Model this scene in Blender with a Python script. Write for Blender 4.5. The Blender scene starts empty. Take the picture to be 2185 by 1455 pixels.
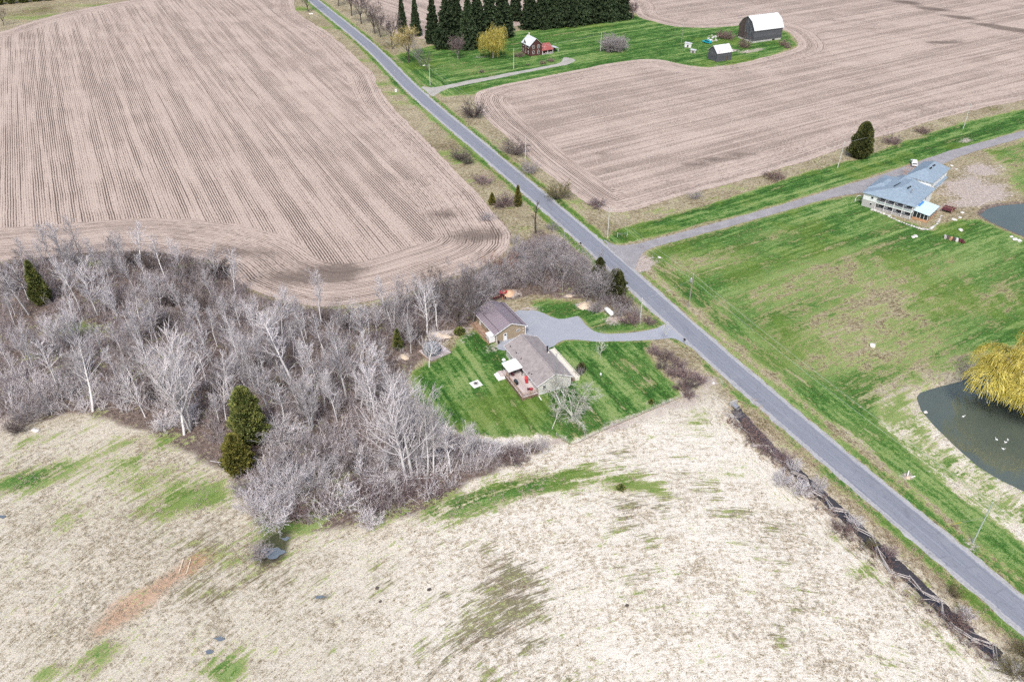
import bpy, math, random
import numpy as np
from mathutils import Vector, Matrix, geometry

# ------------------------------------------------------------------ camera, sky, sun, exposure
scene = bpy.context.scene
COL = scene.collection
R = math.radians
PITCH, HCAM, FPX, CX, CY = R(34.5), 110.0, 1700.0, 1092.5, 727.5

cam_d = bpy.data.cameras.new('camera')
cam_d.sensor_width = 36.0
cam_d.lens = FPX / 2185.0 * 36.0
cam_d.clip_start, cam_d.clip_end = 1.0, 20000.0
cam = bpy.data.objects.new('camera', cam_d)
COL.objects.link(cam)
cam.location = (0, 0, HCAM)
cam.rotation_euler = (R(90) - PITCH, 0, 0)
scene.camera = cam

SUN_EL, SUN_AZ = R(52), R(-172)            # azimuth measured from +Y towards +X
world = bpy.data.worlds.new('World')
scene.world = world
world.use_nodes = True
wn = world.node_tree
sky = wn.nodes.new('ShaderNodeTexSky')
sky.sky_type = 'NISHITA'
sky.sun_disc = False
sky.sun_elevation = SUN_EL
sky.sun_rotation = SUN_AZ
sky.air_density, sky.dust_density, sky.ozone_density = 1.0, 4.0, 1.0
bg = wn.nodes['Background']
bg.inputs['Strength'].default_value = 0.10
wn.links.new(sky.outputs[0], bg.inputs['Color'])

sun_d = bpy.data.lights.new('sun', 'SUN')
sun_d.energy = 1.5
sun_d.angle = R(11)
sun_d.color = (1.0, 0.985, 0.965)
sun = bpy.data.objects.new('sun', sun_d)
COL.objects.link(sun)
_sd = Vector((math.sin(SUN_AZ) * math.cos(SUN_EL), math.cos(SUN_AZ) * math.cos(SUN_EL), math.sin(SUN_EL)))
sun.rotation_euler = _sd.to_track_quat('Z', 'Y').to_euler()
sun.location = (0, 0, 200)

scene.view_settings.view_transform = 'Standard'
scene.view_settings.look = 'None'
scene.view_settings.exposure = 1.05
scene.view_settings.gamma = 1.0
scene.view_settings.use_curve_mapping = False
scene.cycles.max_bounces = 5
scene.cycles.diffuse_bounces = 2
scene.cycles.glossy_bounces = 2
scene.cycles.transparent_max_bounces = 4
scene.cycles.caustics_reflective = False
scene.cycles.caustics_refractive = False
scene.cycles.use_denoising = False
scene.cycles.use_adaptive_sampling = True
scene.cycles.adaptive_threshold = 0.02

# ------------------------------------------------------------------ helpers: survey of the ground
def G(px, py, z=0.0):
    """Ground survey: where a sight line from the drone meets the height z (metres)."""
    dx, dy = (px - CX) / FPX, (py - CY) / FPX
    dY, dZ = math.cos(PITCH) - dy * math.sin(PITCH), -math.sin(PITCH) - dy * math.cos(PITCH)
    t = (z - HCAM) / dZ
    return (dx * t, dY * t)

def GP(pts, z=0.0):
    return [G(x, y, z) for x, y in pts]

def tree_height(bx, by, ty):
    X, Y = G(bx, by)
    lo, hi = 0.0, 60.0
    for _ in range(40):
        m = (lo + hi) / 2
        dz = m - HCAM
        zc = Y * math.cos(PITCH) - dz * math.sin(PITCH)
        yc = -(Y * math.sin(PITCH) + dz * math.cos(PITCH))
        if CY + FPX * yc / zc > ty: lo = m
        else: hi = m
    return lo

def smooth_poly(pts, step, closed=True):
    """Catmull-Rom through the survey points, resampled about every `step` metres."""
    P = [np.array(p, float) for p in pts]
    n = len(P)
    out = []
    rng = range(n) if closed else range(n - 1)
    for i in rng:
        if closed:
            p0, p1, p2, p3 = P[i - 1], P[i], P[(i + 1) % n], P[(i + 2) % n]
        else:
            p1, p2 = P[i], P[i + 1]
            p0 = P[i - 1] if i > 0 else 2 * p1 - p2
            p3 = P[i + 2] if i + 2 < n else 2 * p2 - p1
        L = np.hypot(*(p2 - p1))
        k = max(1, int(L / step))
        for j in range(k):
            t = j / k
            out.append(0.5 * (2 * p1 + (p2 - p0) * t + (2 * p0 - 5 * p1 + 4 * p2 - p3) * t * t + (3 * p1 - p0 - 3 * p2 + p3) * t ** 3))
    if not closed:
        out.append(P[-1])
    return np.array(out)

def jitter_poly(pts, amp, seed):
    rg = np.random.default_rng(seed)
    n = len(pts)
    d = np.roll(pts, -1, 0) - np.roll(pts, 1, 0)
    nrm = np.stack([-d[:, 1], d[:, 0]], 1)
    nrm /= (np.linalg.norm(nrm, axis=1, keepdims=True) + 1e-9)
    a = rg.normal(0, 1, n)
    b = np.repeat(rg.normal(0, 1, n // 4 + 1), 4)[:n]
    b = (b + np.roll(b, 1) + np.roll(b, 2) + np.roll(b, -1)) / 4
    return pts + nrm * ((a * .5 + b * 1.2) * amp)[:, None]

def seg_dist(XY, poly, closed=True):
    P = np.asarray(poly, float)
    Q = np.roll(P, -1, 0) if closed else P[1:]
    A = P if closed else P[:-1]
    best = np.full(len(XY), 1e9)
    for a, b in zip(A, Q):
        ab = b - a
        t = np.clip(((XY - a) @ ab) / (ab @ ab + 1e-12), 0, 1)
        d = XY - a - t[:, None] * ab
        best = np.minimum(best, np.einsum('ij,ij->i', d, d))
    return np.sqrt(best)

def inside(XY, poly):
    P = np.asarray(poly, float)
    Q = np.roll(P, -1, 0)
    x, y = XY[:, 0], XY[:, 1]
    c = np.zeros(len(XY), bool)
    for (x1, y1), (x2, y2) in zip(P, Q):
        if y1 == y2: continue
        m = (y1 > y) != (y2 > y)
        c ^= m & (x < (x2 - x1) * (y - y1) / (y2 - y1) + x1)
    return c

def sdf(XY, poly):
    d = seg_dist(XY, poly)
    return np.where(inside(XY, poly), d, -d)

def sstep(x, lo, hi):
    t = np.clip((x - lo) / (hi - lo), 0, 1)
    return t * t * (3 - 2 * t)

# ------------------------------------------------------------------ helpers: materials
class Mat:
    def __init__(self, name, rough=0.9, spec=0.2):
        self.m = bpy.data.materials.new(name)
        self.m.use_nodes = True
        self.t = self.m.node_tree
        self.b = self.t.nodes['Principled BSDF']
        self.b.inputs['Roughness'].default_value = rough
        self.b.inputs['Specular IOR Level'].default_value = spec
        self._pos = self._obj = None
    def n(self, kind): return self.t.nodes.new(kind)
    def l(self, a, b): self.t.links.new(a, b)
    def put(self, sock, v):
        if isinstance(v, bpy.types.NodeSocket): self.l(v, sock)
        elif isinstance(v, (tuple, list)) and len(v) == 3 and sock.type == 'RGBA': sock.default_value = (*v, 1)
        else: sock.default_value = v
    def pos(self):
        if self._pos is None: self._pos = self.n('ShaderNodeNewGeometry').outputs['Position']
        return self._pos
    def obj(self):
        if self._obj is None: self._obj = self.n('ShaderNodeTexCoord').outputs['Object']
        return self._obj
    def mapv(self, vec, scale=(1, 1, 1), rot=(0, 0, 0), loc=(0, 0, 0)):
        k = self.n('ShaderNodeMapping')
        self.l(vec, k.inputs['Vector'])
        k.inputs['Scale'].default_value, k.inputs['Rotation'].default_value, k.inputs['Location'].default_value = scale, rot, loc
        return k.outputs[0]
    def noise(self, scale, detail=2, vec=None, rough=.55, dist=0.0):
        k = self.n('ShaderNodeTexNoise')
        k.inputs['Scale'].default_value, k.inputs['Detail'].default_value = scale, detail
        k.inputs['Roughness'].default_value, k.inputs['Distortion'].default_value = rough, dist
        self.l(vec if vec is not None else self.pos(), k.inputs['Vector'])
        return k.outputs['Fac']
    def ramp(self, fac, stops, interp='LINEAR'):
        k = self.n('ShaderNodeValToRGB')
        k.color_ramp.interpolation = interp
        e = k.color_ramp.elements
        while len(e) > 1: e.remove(e[-1])
        e[0].position, e[0].color = stops[0][0], (*stops[0][1], 1)
        for p, c in stops[1:]:
            q = e.new(p); q.color = (*c, 1)
        self.put(k.inputs['Fac'], fac)
        return k.outputs['Color']
    def mix(self, fac, a, b, blend='MIX'):
        k = self.n('ShaderNodeMix')
        k.data_type, k.blend_type = 'RGBA', blend
        self.put(k.inputs[0], fac); self.put(k.inputs[6], a); self.put(k.inputs[7], b)
        return k.outputs[2]
    def math(self, op, a, b=None, c=None, clamp=False):
        k = self.n('ShaderNodeMath')
        k.operation, k.use_clamp = op, clamp
        self.put(k.inputs[0], a)
        if b is not None: self.put(k.inputs[1], b)
        if c is not None: self.put(k.inputs[2], c)
        return k.outputs[0]
    def add(self, *xs):
        r = xs[0]
        for x in xs[1:]: r = self.math('ADD', r, x)
        return r
    def mul(self, a, b): return self.math('MULTIPLY', a, b)
    def sm(self, x, lo, hi, a=0.0, b=1.0):
        k = self.n('ShaderNodeMapRange')
        k.interpolation_type = 'SMOOTHSTEP'
        self.put(k.inputs['Value'], x)
        k.inputs['From Min'].default_value, k.inputs['From Max'].default_value = lo, hi
        k.inputs['To Min'].default_value, k.inputs['To Max'].default_value = a, b
        return k.outputs[0]
    def attr(self, name, out='Fac'):
        k = self.n('ShaderNodeAttribute')
        k.attribute_name = name
        return k.outputs[out]
    def comb(self, x, y, z=0.0):
        k = self.n('ShaderNodeCombineXYZ')
        self.put(k.inputs[0], x); self.put(k.inputs[1], y); self.put(k.inputs[2], z)
        return k.outputs[0]
    def rnd(self): return self.n('ShaderNodeObjectInfo').outputs['Random']
    def hsv(self, col, h=.5, s=1.0, v=1.0):
        k = self.n('ShaderNodeHueSaturation')
        self.put(k.inputs['Hue'], h); self.put(k.inputs['Saturation'], s); self.put(k.inputs['Value'], v); self.put(k.inputs['Color'], col)
        return k.outputs[0]
    def bump(self, h, dist=0.1, strength=0.5):
        k = self.n('ShaderNodeBump')
        k.inputs['Distance'].default_value, k.inputs['Strength'].default_value = dist, strength
        self.l(h, k.inputs['Height']); self.l(k.outputs[0], self.b.inputs['Normal'])
    def done(self, col): self.put(self.b.inputs['Base Color'], col); return self.m

def plain(name, col, rough=.8, vary=.12, scale=3.0, spec=.2, metal=0.0):
    m = Mat(name, rough, spec)
    m.b.inputs['Metallic'].default_value = metal
    n = m.noise(scale, 3, m.obj())
    f = m.math('MULTIPLY_ADD', n, 2 * vary, 1 - vary)
    k = m.mix(1.0, col, m.comb(f, f, f), 'MULTIPLY')
    return m.done(k)

# ------------------------------------------------------------------ helpers: meshes and objects
def mesh_np(name, V, F, mat=None, smooth=False):
    """V (n,3) array, F (m,3) or (m,4) index array or list of tuples -> mesh"""
    me = bpy.data.meshes.new(name)
    V = np.asarray(V, np.float32)
    if isinstance(F, np.ndarray):
        k = F.shape[1]
        me.vertices.add(len(V)); me.vertices.foreach_set('co', V.ravel())
        me.loops.add(F.size); me.loops.foreach_set('vertex_index', F.astype(np.int32).ravel())
        me.polygons.add(len(F))
        me.polygons.foreach_set('loop_start', np.arange(0, F.size, k, dtype=np.int32))
        me.update(calc_edges=True)
    else:
        me.from_pydata(V.tolist(), [], F)
    if smooth:
        me.polygons.foreach_set('use_smooth', np.ones(len(me.polygons), bool))
    if mat: me.materials.append(mat)
    return me

def link(name, me, parent=None, loc=(0, 0, 0), rot=(0, 0, 0)):
    o = bpy.data.objects.new(name, me)
    COL.objects.link(o)
    o.location, o.rotation_euler = loc, rot
    if parent: o.parent = parent
    return o

def tag(o, label=None, cat=None, group=None, kind=None):
    if label: o['label'] = label
    if cat: o['category'] = cat
    if group: o['group'] = group
    if kind: o['kind'] = kind
    return o

def thing(name, label, cat, loc=(0, 0, 0), rz=0.0, group=None):
    o = link(name, None, None, loc, (0, 0, rz))
    o.empty_display_size = .5
    return tag(o, label, cat, group)

def add_attr(me, name, arr):
    a = me.attributes.new(name, 'FLOAT', 'POINT')
    a.data.foreach_set('value', np.asarray(arr, np.float32))

class MB:
    """collects boxes, prisms, tubes into one mesh"""
    def __init__(self): self.V, self.F = [], []
    def _add(self, vs, fs):
        b = len(self.V); self.V += [tuple(v) for v in vs]; self.F += [tuple(i + b for i in f) for f in fs]; return self
    def box(self, x0, x1, y0, y1, z0, z1):
        return self._add([(x0, y0, z0), (x1, y0, z0), (x1, y1, z0), (x0, y1, z0), (x0, y0, z1), (x1, y0, z1), (x1, y1, z1), (x0, y1, z1)],
                         [(3, 2, 1, 0), (4, 5, 6, 7), (0, 1, 5, 4), (1, 2, 6, 5), (2, 3, 7, 6), (3, 0, 4, 7)])
    def bar(self, a, b, w, h=None):
        """box-section beam from a to b"""
        h = h or w
        a, b = Vector(a), Vector(b)
        d = (b - a).normalized()
        up = Vector((0, 0, 1)) if abs(d.z) < .95 else Vector((1, 0, 0))
        s = d.cross(up).normalized() * (w / 2)
        u = s.cross(d).normalized() * (h / 2)
        vs = [a - s - u, a + s - u, a + s + u, a - s + u, b - s - u, b + s - u, b + s + u, b - s + u]
        return self._add(vs, [(3, 2, 1, 0), (4, 5, 6, 7), (0, 1, 5, 4), (1, 2, 6, 5), (2, 3, 7, 6), (3, 0, 4, 7)])
    def tube(self, pts, rad, k=6, cap=True):
        pts = [Vector(p) for p in pts]
        rad = rad if isinstance(rad, (list, tuple)) else [rad] * len(pts)
        vs, fs = [], []
        for i, p in enumerate(pts):
            d = (pts[min(i + 1, len(pts) - 1)] - pts[max(i - 1, 0)]).normalized()
            ref = Vector((0, 0, 1)) if abs(d.z) < .9 else Vector((1, 0, 0))
            s = d.cross(ref).normalized(); u = s.cross(d)
            for j in range(k):
                a = 2 * math.pi * j / k
                vs.append(p + (s * math.cos(a) + u * math.sin(a)) * rad[i])
        for i in range(len(pts) - 1):
            for j in range(k):
                fs.append((i * k + j, i * k + (j + 1) % k, (i + 1) * k + (j + 1) % k, (i + 1) * k + j))
        if cap:
            fs.append(tuple(range(k - 1, -1, -1))); fs.append(tuple((len(pts) - 1) * k + j for j in range(k)))
        return self._add(vs, fs)
    def prism(self, prof, y0, y1):
        """profile in xz (counter-clockwise seen from -y) extruded along y"""
        n = len(prof)
        vs = [(x, y0, z) for x, z in prof] + [(x, y1, z) for x, z in prof]
        fs = [tuple(range(n)), tuple(range(2 * n - 1, n - 1, -1))]
        fs += [(i, i + n, (i + 1) % n + n, (i + 1) % n) for i in range(n)]
        return self._add(vs, fs)
    def prismx(self, prof, x0, x1):
        """profile in yz extruded along x"""
        n = len(prof)
        vs = [(x0, y, z) for y, z in prof] + [(x1, y, z) for y, z in prof]
        fs = [tuple(range(n - 1, -1, -1)), tuple(range(n, 2 * n))]
        fs += [(i, (i + 1) % n, (i + 1) % n + n, i + n) for i in range(n)]
        return self._add(vs, fs)
    def flat(self, poly, z0, z1):
        n = len(poly)
        vs = [(x, y, z0) for x, y in poly] + [(x, y, z1) for x, y in poly]
        fs = [tuple(range(n - 1, -1, -1)), tuple(range(n, 2 * n))]
        fs += [(i, (i + 1) % n, (i + 1) % n + n, i + n) for i in range(n)]
        return self._add(vs, fs)
    def blob(self, c, rx, ry, rz, seed=0, rough=.18, n=10, m=7):
        """uneven stone / mound"""
        rg = random.Random(seed)
        vs, fs = [(c[0], c[1], c[2] + rz)], []
        for i in range(1, m):
            th = math.pi * i / m
            for j in range(n):
                ph = 2 * math.pi * j / n
                f = 1 + rg.uniform(-rough, rough)
                vs.append((c[0] + rx * f * math.sin(th) * math.cos(ph), c[1] + ry * f * math.sin(th) * math.sin(ph), c[2] + rz * f * math.cos(th)))
        vs.append((c[0], c[1], c[2] - rz))
        for j in range(n): fs.append((0, 1 + j, 1 + (j + 1) % n))
        for i in range(m - 2):
            for j in range(n):
                a = 1 + i * n
                fs.append((a + j, a + n + j, a + n + (j + 1) % n, a + (j + 1) % n))
        a = 1 + (m - 2) * n
        for j in range(n): fs.append((a + j, len(vs) - 1, a + (j + 1) % n))
        return self._add(vs, fs)
    def mesh(self, name, mat, smooth=False, bevel=0.0):
        me = mesh_np(name, self.V, self.F, mat, smooth)
        return me
    def build(self, name, mat, parent=None, loc=(0, 0, 0), rot=(0, 0, 0), smooth=False):
        return link(name, self.mesh(name, mat, smooth), parent, loc, rot)
# ------------------------------------------------------------------ survey of roads, fields, lawns, water
ROAD = GP([(679, 10), (788, 99), (889, 199), (1051, 337), (1237, 497), (1440, 680), (1599, 820), (1865, 1046), (2138, 1274)])
_a, _b = np.array(ROAD[0]), np.array(ROAD[1])
_e = (_a - _b) / np.hypot(*(_a - _b))
_c, _d = np.array(ROAD[-2]), np.array(ROAD[-1])
_f = (_d - _c) / np.hypot(*(_d - _c))
ROAD = [tuple(_a + _e * 900), tuple(_a + _e * 300), tuple(_a + _e * 90)] + ROAD + [tuple(_d + _f * 40), tuple(_d + _f * 160), tuple(_d + _f * 500)]
ROADC = smooth_poly(ROAD, 1.5, closed=False)
ROADV = ROADC[(ROADC[:, 1] > -60) & (ROADC[:, 1] < 760)]
RDIR = np.array([0.431, -0.902])

DRIVE_A = GP([(1099, 666), (1123, 663), (1142, 662.5), (1159, 668), (1174, 675), (1192, 681), (1212, 679), (1233, 674.5), (1240, 680), (1251, 694),
              (1269, 707), (1293, 712), (1322, 712), (1361, 709), (1397, 702), (1413, 694), (1424, 693), (1472, 738), (1455, 731), (1436, 722), (1397, 725), (1361, 727),
              (1307, 729), (1272, 729), (1242, 726), (1218, 725), (1200, 727), (1187, 734), (1171, 743), (1120, 745), (1075, 748), (1060, 739), (1090, 705)])
DRIVE_B = GP([(1288, 512), (1312, 523), (1360, 520), (1420, 505), (1500, 484), (1600, 457), (1700, 427), (1800, 397), (1870, 377), (1960, 345), (2040, 319), (2185, 279), (2330, 235),
              (2330, 252), (2185, 293), (2100, 318), (2040, 338), (2010, 352), (1970, 380), (1935, 388), (1870, 404), (1830, 413), (1760, 426), (1600, 472), (1480, 505), (1420, 520),
              (1385, 532), (1366, 547), (1357, 572), (1350, 575), (1318, 545)])
DRIVE_C = GP([(900, 186), (920, 187), (950, 183), (1000, 172.5), (1100, 153.5), (1170, 141), (1197, 133), (1203, 124), (1214, 124), (1226, 129), (1215, 137), (1190, 142), (1100, 160), (1000, 180.5),
              (950, 192), (930, 203), (922, 206)])
FIELD_L = GP([(-420, 230), (-200, 118), (0, 69), (60, 49), (150, 25), (260, 4), (400, -18), (560, -40), (622, -20), (627, 5), (636, 28), (665, 48), (703, 72), (735, 100), (770, 133), (797, 158), (810, 185), (830, 220),
              (870, 262), (930, 322), (985, 377), (1020, 412), (1052, 452), (1082, 492), (1085, 525), (1040, 562), (960, 592), (880, 620), (800, 641), (700, 655), (640, 650), (560, 628), (512, 604), (490, 578),
              (430, 556), (350, 542), (250, 536), (130, 546), (40, 553), (-60, 561), (-300, 585), (-520, 480)])
FIELD_R = GP([(1352, -60), (1350, 12), (1365, 37), (1400, 48), (1440, 57), (1500, 60), (1560, 57), (1620, 52), (1676, 66), (1697, 84), (1702, 97), (1690, 106), (1640, 121), (1580, 135), (1520, 143),
              (1470, 140), (1420, 130), (1375, 127), (1330, 132), (1250, 146), (1150, 166), (1060, 184), (1018, 200), (1015, 222), (1045, 262), (1090, 300), (1130, 340), (1180, 380), (1215, 408), (1245, 430),
              (1290, 452), (1330, 452), (1400, 434), (1480, 411), (1560, 391), (1640, 368), (1700, 350), (1780, 323), (1860, 295), (1920, 279), (2000, 255), (2060, 239), (2185, 214), (2420, 165), (2700, 60), (2700, -60)])
FIELD_T = GP([(742, -40), (792, 28), (835, 68), (905, 84), (1000, 78), (1108, 54), (1200, 30), (1338, 6), (1338, -60)])
POND_1 = GP([(1957, 846), (1962, 837), (1985, 829), (2010, 822), (2050, 812), (2085, 800), (2150, 790), (2260, 800), (2360, 860), (2420, 1000), (2330, 1090), (2250, 1075), (2185, 1045), (2130, 1018), (2090, 994),
             (2040, 950), (1992, 903), (1966, 872)])
POND_2 = GP([(2092, 457), (2108, 444), (2138, 437), (2185, 433), (2260, 436), (2320, 470), (2270, 525), (2185, 502), (2150, 488), (2115, 472)])
DITCH = GP([(1571, 868), (1585, 885), (1612, 915), (1645, 950), (1680, 980), (1712, 1012), (1760, 1055), (1820, 1110), (1880, 1168), (1940, 1222), (2000, 1280), (2060, 1335), (2110, 1375), (2138, 1394)])
DITCHC = smooth_poly(DITCH, 1.0, closed=False)
LAWN_1 = GP([(985, 712), (965, 748), (925, 772), (890, 786), (874, 802), (885, 850), (930, 900), (1000, 924), (1080, 938), (1150, 925), (1217, 944), (1270, 923), (1330, 896), (1395, 870), (1450, 846), (1448, 828), (1410, 790),
             (1378, 750), (1388, 728), (1205, 726), (1185, 736), (1140, 718), (1070, 742), (1040, 722), (1015, 702)])
LAWN_2 = GP([(1130, 645), (1165, 634), (1218, 634), (1262, 652), (1325, 685), (1395, 690), (1413, 695), (1395, 704), (1330, 713), (1268, 709), (1238, 680), (1192, 684), (1150, 668)])
LAWN_3 = GP([(1375, 545), (1420, 521), (1600, 473), (1760, 428), (1838, 416), (1870, 450), (1990, 492), (2030, 470), (2085, 468), (2120, 480), (2190, 512), (2420, 560), (2420, 700), (2185, 735), (2090, 752), (2030, 768),
             (1950, 792), (1895, 825), (1872, 865), (1885, 905), (1930, 955), (1990, 1010), (2070, 1075), (2185, 1160), (2330, 1260), (2330, 1360), (2185, 1240), (2000, 1080), (1850, 960), (1700, 845), (1560, 730), (1440, 620), (1390, 580)])
LAWN_4 = GP([(1292, 517), (1308, 492), (1400, 469), (1500, 441), (1640, 396), (1740, 363), (1840, 337), (1920, 306), (2050, 264), (2185, 234), (2400, 180), (2400, 225), (2185, 276), (2000, 332), (1900, 361), (1800, 393),
             (1600, 453), (1450, 491), (1330, 519)])
LAWN_5 = GP([(880, 108), (960, 92), (1050, 78), (1115, 66), (1230, 50), (1345, 32), (1365, 37), (1400, 48), (1440, 57), (1500, 60), (1560, 57), (1620, 52), (1680, 70), (1700, 97), (1640, 121), (1580, 135), (1520, 144), (1470, 141),
             (1420, 132), (1375, 129), (1250, 148), (1150, 168), (1060, 186), (1018, 201), (950, 205), (915, 188), (870, 150), (845, 120)])
LAWN_6 = GP([(2105, 322), (2185, 299), (2420, 240), (2420, 420), (2185, 418), (2160, 395)])
WOOD = GP([(-300, 600), (0, 562), (60, 548), (250, 534), (400, 542), (500, 585), (520, 612), (640, 658), (760, 660), (860, 638), (960, 600), (1060, 560), (1150, 490), (1200, 510), (1330, 610), (1350, 680), (1260, 640), (1130, 632), (1060, 642),
           (1020, 665), (1000, 700), (960, 720), (890, 775), (868, 800), (875, 850), (940, 920), (1060, 950), (1150, 945), (1170, 960), (1100, 985), (1000, 1030), (900, 1100), (770, 1130), (560, 1135), (480, 1010), (330, 930), (200, 880), (60, 905), (-300, 930)])

# ------------------------------------------------------------------ terrain grid
def axis(parts):
    out = []
    for a, b, s in parts:
        out += list(np.arange(a, b, s))
    return np.array(out + [parts[-1][1]])
XS = axis([(-6000, -1000, 1000), (-1000, -480, 130), (-480, -150, 3.0), (-150, 160, 1.0), (160, 480, 3.0), (480, 1000, 130), (1000, 6000, 1000)])
YS = axis([(-3000, -200, 700), (-200, 40, 24), (40, 290, 1.0), (290, 600, 2.5), (600, 1200, 60), (1200, 9000, 1300)])
gx, gy = np.meshgrid(XS, YS)
XY = np.stack([gx.ravel(), gy.ravel()], 1)
core = (np.abs(XY[:, 0]) < 480) & (XY[:, 1] > 40) & (XY[:, 1] < 600)
XYc = XY[core]
def field_of(fn, default=0.0):
    v = np.full(len(XY), default); v[core] = fn(XYc); return v
def soft(poly, w): return field_of(lambda p: sstep(sdf(p, poly), -w, w))

d_ditch = field_of(lambda p: seg_dist(p, DITCHC, False), 99.)
s_p1 = field_of(lambda p: sdf(p, POND_1), -99.)
s_p2 = field_of(lambda p: sdf(p, POND_2), -99.)
d_road = field_of(lambda p: seg_dist(p, ROADV[::4], False), 99.)
Z = -1.15 * sstep(-d_ditch, -2.7, -0.4)
Z = Z - 1.6 * sstep(np.maximum(s_p1, s_p2), -1.6, 4.0)
rgz = np.random.default_rng(5)
rough_ok = sstep(field_of(lambda p: np.maximum(sdf(p, WOOD), sstep(-p[:, 1], -118, -100) * 4), -1.), 1., 4.) * (d_road > 9)
Z = Z + rough_ok * rgz.normal(0, .05, len(Z))

green = np.zeros(len(XY))
for P_, w, s in [(LAWN_1, 1.6, 1.3), (LAWN_2, 1.8, 1.15), (LAWN_3, 2.2, 1.15), (LAWN_4, 1.6, 1.25), (LAWN_5, 3., 1.3), (LAWN_6, 3., .8)]:
    green = np.maximum(green, s * soft(P_, w))
green = np.maximum(green, .95 * sstep(d_road, 3.2, 3.8) * sstep(-d_road, -6.6, -5.2))       # mown verge
brown = soft(WOOD, 3.0) * 1.0
green *= 1 - .9 * brown * (sstep(d_road, 5, 7))
bare = np.zeros(len(XY))
wet = np.zeros(len(XY))
pale = sstep(-XY[:, 1], -152, -125) * sstep(d_road, 6.5, 10) * (.55 + .45 * sstep(XY[:, 0], -40, 0))
rust = np.zeros(len(XY))

def blob(arr, px, py, r, s, ratio=1.0, ang=0.0):
    c = np.array(G(px, py)); p = XY - c
    u = p[:, 0] * math.cos(ang) + p[:, 1] * math.sin(ang); v = -p[:, 0] * math.sin(ang) + p[:, 1] * math.cos(ang)
    arr += s * np.exp(-(u * u / r ** 2 + v * v / (r * ratio) ** 2))
RA = math.atan2(-0.902, 0.431)     # along the road
# green flushes in the dry meadow
for px, py, r, s, ra in [(90, 1010, 9, .75, .4), (30, 1030, 8, .7, .5), (330, 1020, 9, .6, .5), (385, 1070, 8, .75, .6), (140, 1110, 7, .55, .6), (250, 990, 10, .45, .4), (440, 1050, 5, .6, .9), (270, 945, 7, .65, .4), (90, 935, 6, .6, .4),
                      (360, 940, 5, .5, .5), (215, 1390, 4, .85, .7), (100, 1435, 3, .8, .7), (185, 1440, 3, .6, .7), (480, 1410, 4, .7, .8), (490, 1440, 3, .75, .8), (1080, 1045, 12, .85, .3), (1170, 1030, 9, .8, .3), (990, 1085, 8, .8, .4),
                      (1290, 1030, 6, .6, .5), (1330, 1035, 3, .75, .8), (1400, 1040, 4, .55, .7), (1850, 1215, 4, .75, .6), (1790, 1140, 4, .6, .6), (1560, 1010, 5, .4, .5), (1700, 1020, 4, .5, .5), (1470, 905, 5, .55, .5), (1510, 870, 6, .5, .5),
                      (1965, 1280, 2.5, .7, .6), (2045, 1385, 2.5, .7, .6), (1980, 1325, 2, .6, .6), (700, 1010, 8, .6, .6), (760, 1060, 8, .75, .6), (600, 1130, 8, .8, .4), (560, 1190, 6, .7, .5), (820, 1105, 8, .75, .4), (640, 1090, 6, .7, .6),
                      (170, 700, 6, .7, .6), (190, 560, 6, .5, .4), (430, 560, 5, .6, .5), (850, 390, 10, .4, .5), (950, 330, 12, .55, .4), (870, 220, 10, .6, .4), (985, 345, 6, .8, .5), (1080, 300, 5, .5, .5), (1160, 335, 6, .5, .5),
                      (1290, 445, 6, .5, .5), (1225, 430, 5, .55, .5), (1400, 450, 8, .4, .3), (1560, 400, 8, .4, .3), (1940, 300, 8, .4, .3), (690, 60, 10, .9, .4), (760, 130, 9, .9, .4), (640, 20, 10, .9, .5), (815, 180, 8, .9, .5), (840, 200, 6, .8, .5),
                      (940, 400, 6, .3, .6), (1000, 380, 6, .3, .6), (120, 35, 16, .8, .35), (230, 12, 22, .9, .25), (40, 40, 14, .6, .4), (960, 175, 10, .7, .5), (2010, 880, 3, .3, 1), (2050, 960, 4, .4, .5), (2100, 1000, 4, .45, .5), (1930, 880, 5, .3, .5), (1960, 940, 5, .35, .5)]:
    blob(green, px, py, r, s * (.72 if py > 850 else .9), ra, R(18) if py > 850 else 0)
# straw showing through the lawns
for px, py, r, s, ra in [(1850, 590, 22, .5, .5), (1760, 560, 18, .42, .5), (1650, 620, 14, .5, .6), (1540, 560, 14, .55, .5), (1450, 560, 10, .55, .6), (1900, 690, 22, .55, .5), (1980, 760, 14, .5, .5), (1660, 500, 12, .45, .4), (2060, 560, 20, .45, .4),
                      (2120, 640, 20, .5, .4), (1830, 760, 12, .4, .6), (1760, 700, 12, .35, .6), (1350, 790, 5, .35, .7), (1070, 870, 4, .5, .7), (1030, 850, 4, .4, .7), (1090, 930, 6, .5, .4), (1060, 905, 2.5, .7, .6), (1215, 900, 7, .5, .6),
                      (1370, 820, 3, .5, .7), (1330, 770, 4, .3, .7), (1000, 150, 12, .6, .5), (960, 140, 10, .55, .6), (1040, 160, 6, .4, .5), (1200, 75, 14, .3, .5), (1640, 800, 8, .45, 3.), (1560, 735, 6, .5, 3.), (1500, 670, 6, .4, 3.),
                      (1800, 940, 6, .35, 3.), (2130, 360, 12, .5, .5), (1940, 300, 10, .4, .3), (1380, 610, 5, .4, 2.), (1190, 640, 4, .4, .6), (1880, 640, 14, .4, .5), (1900, 470, 8, .3, .5)]:
    blob(green, px, py, r, -s * .95, ra, RA if ra > 1.5 else R(30))
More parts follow.
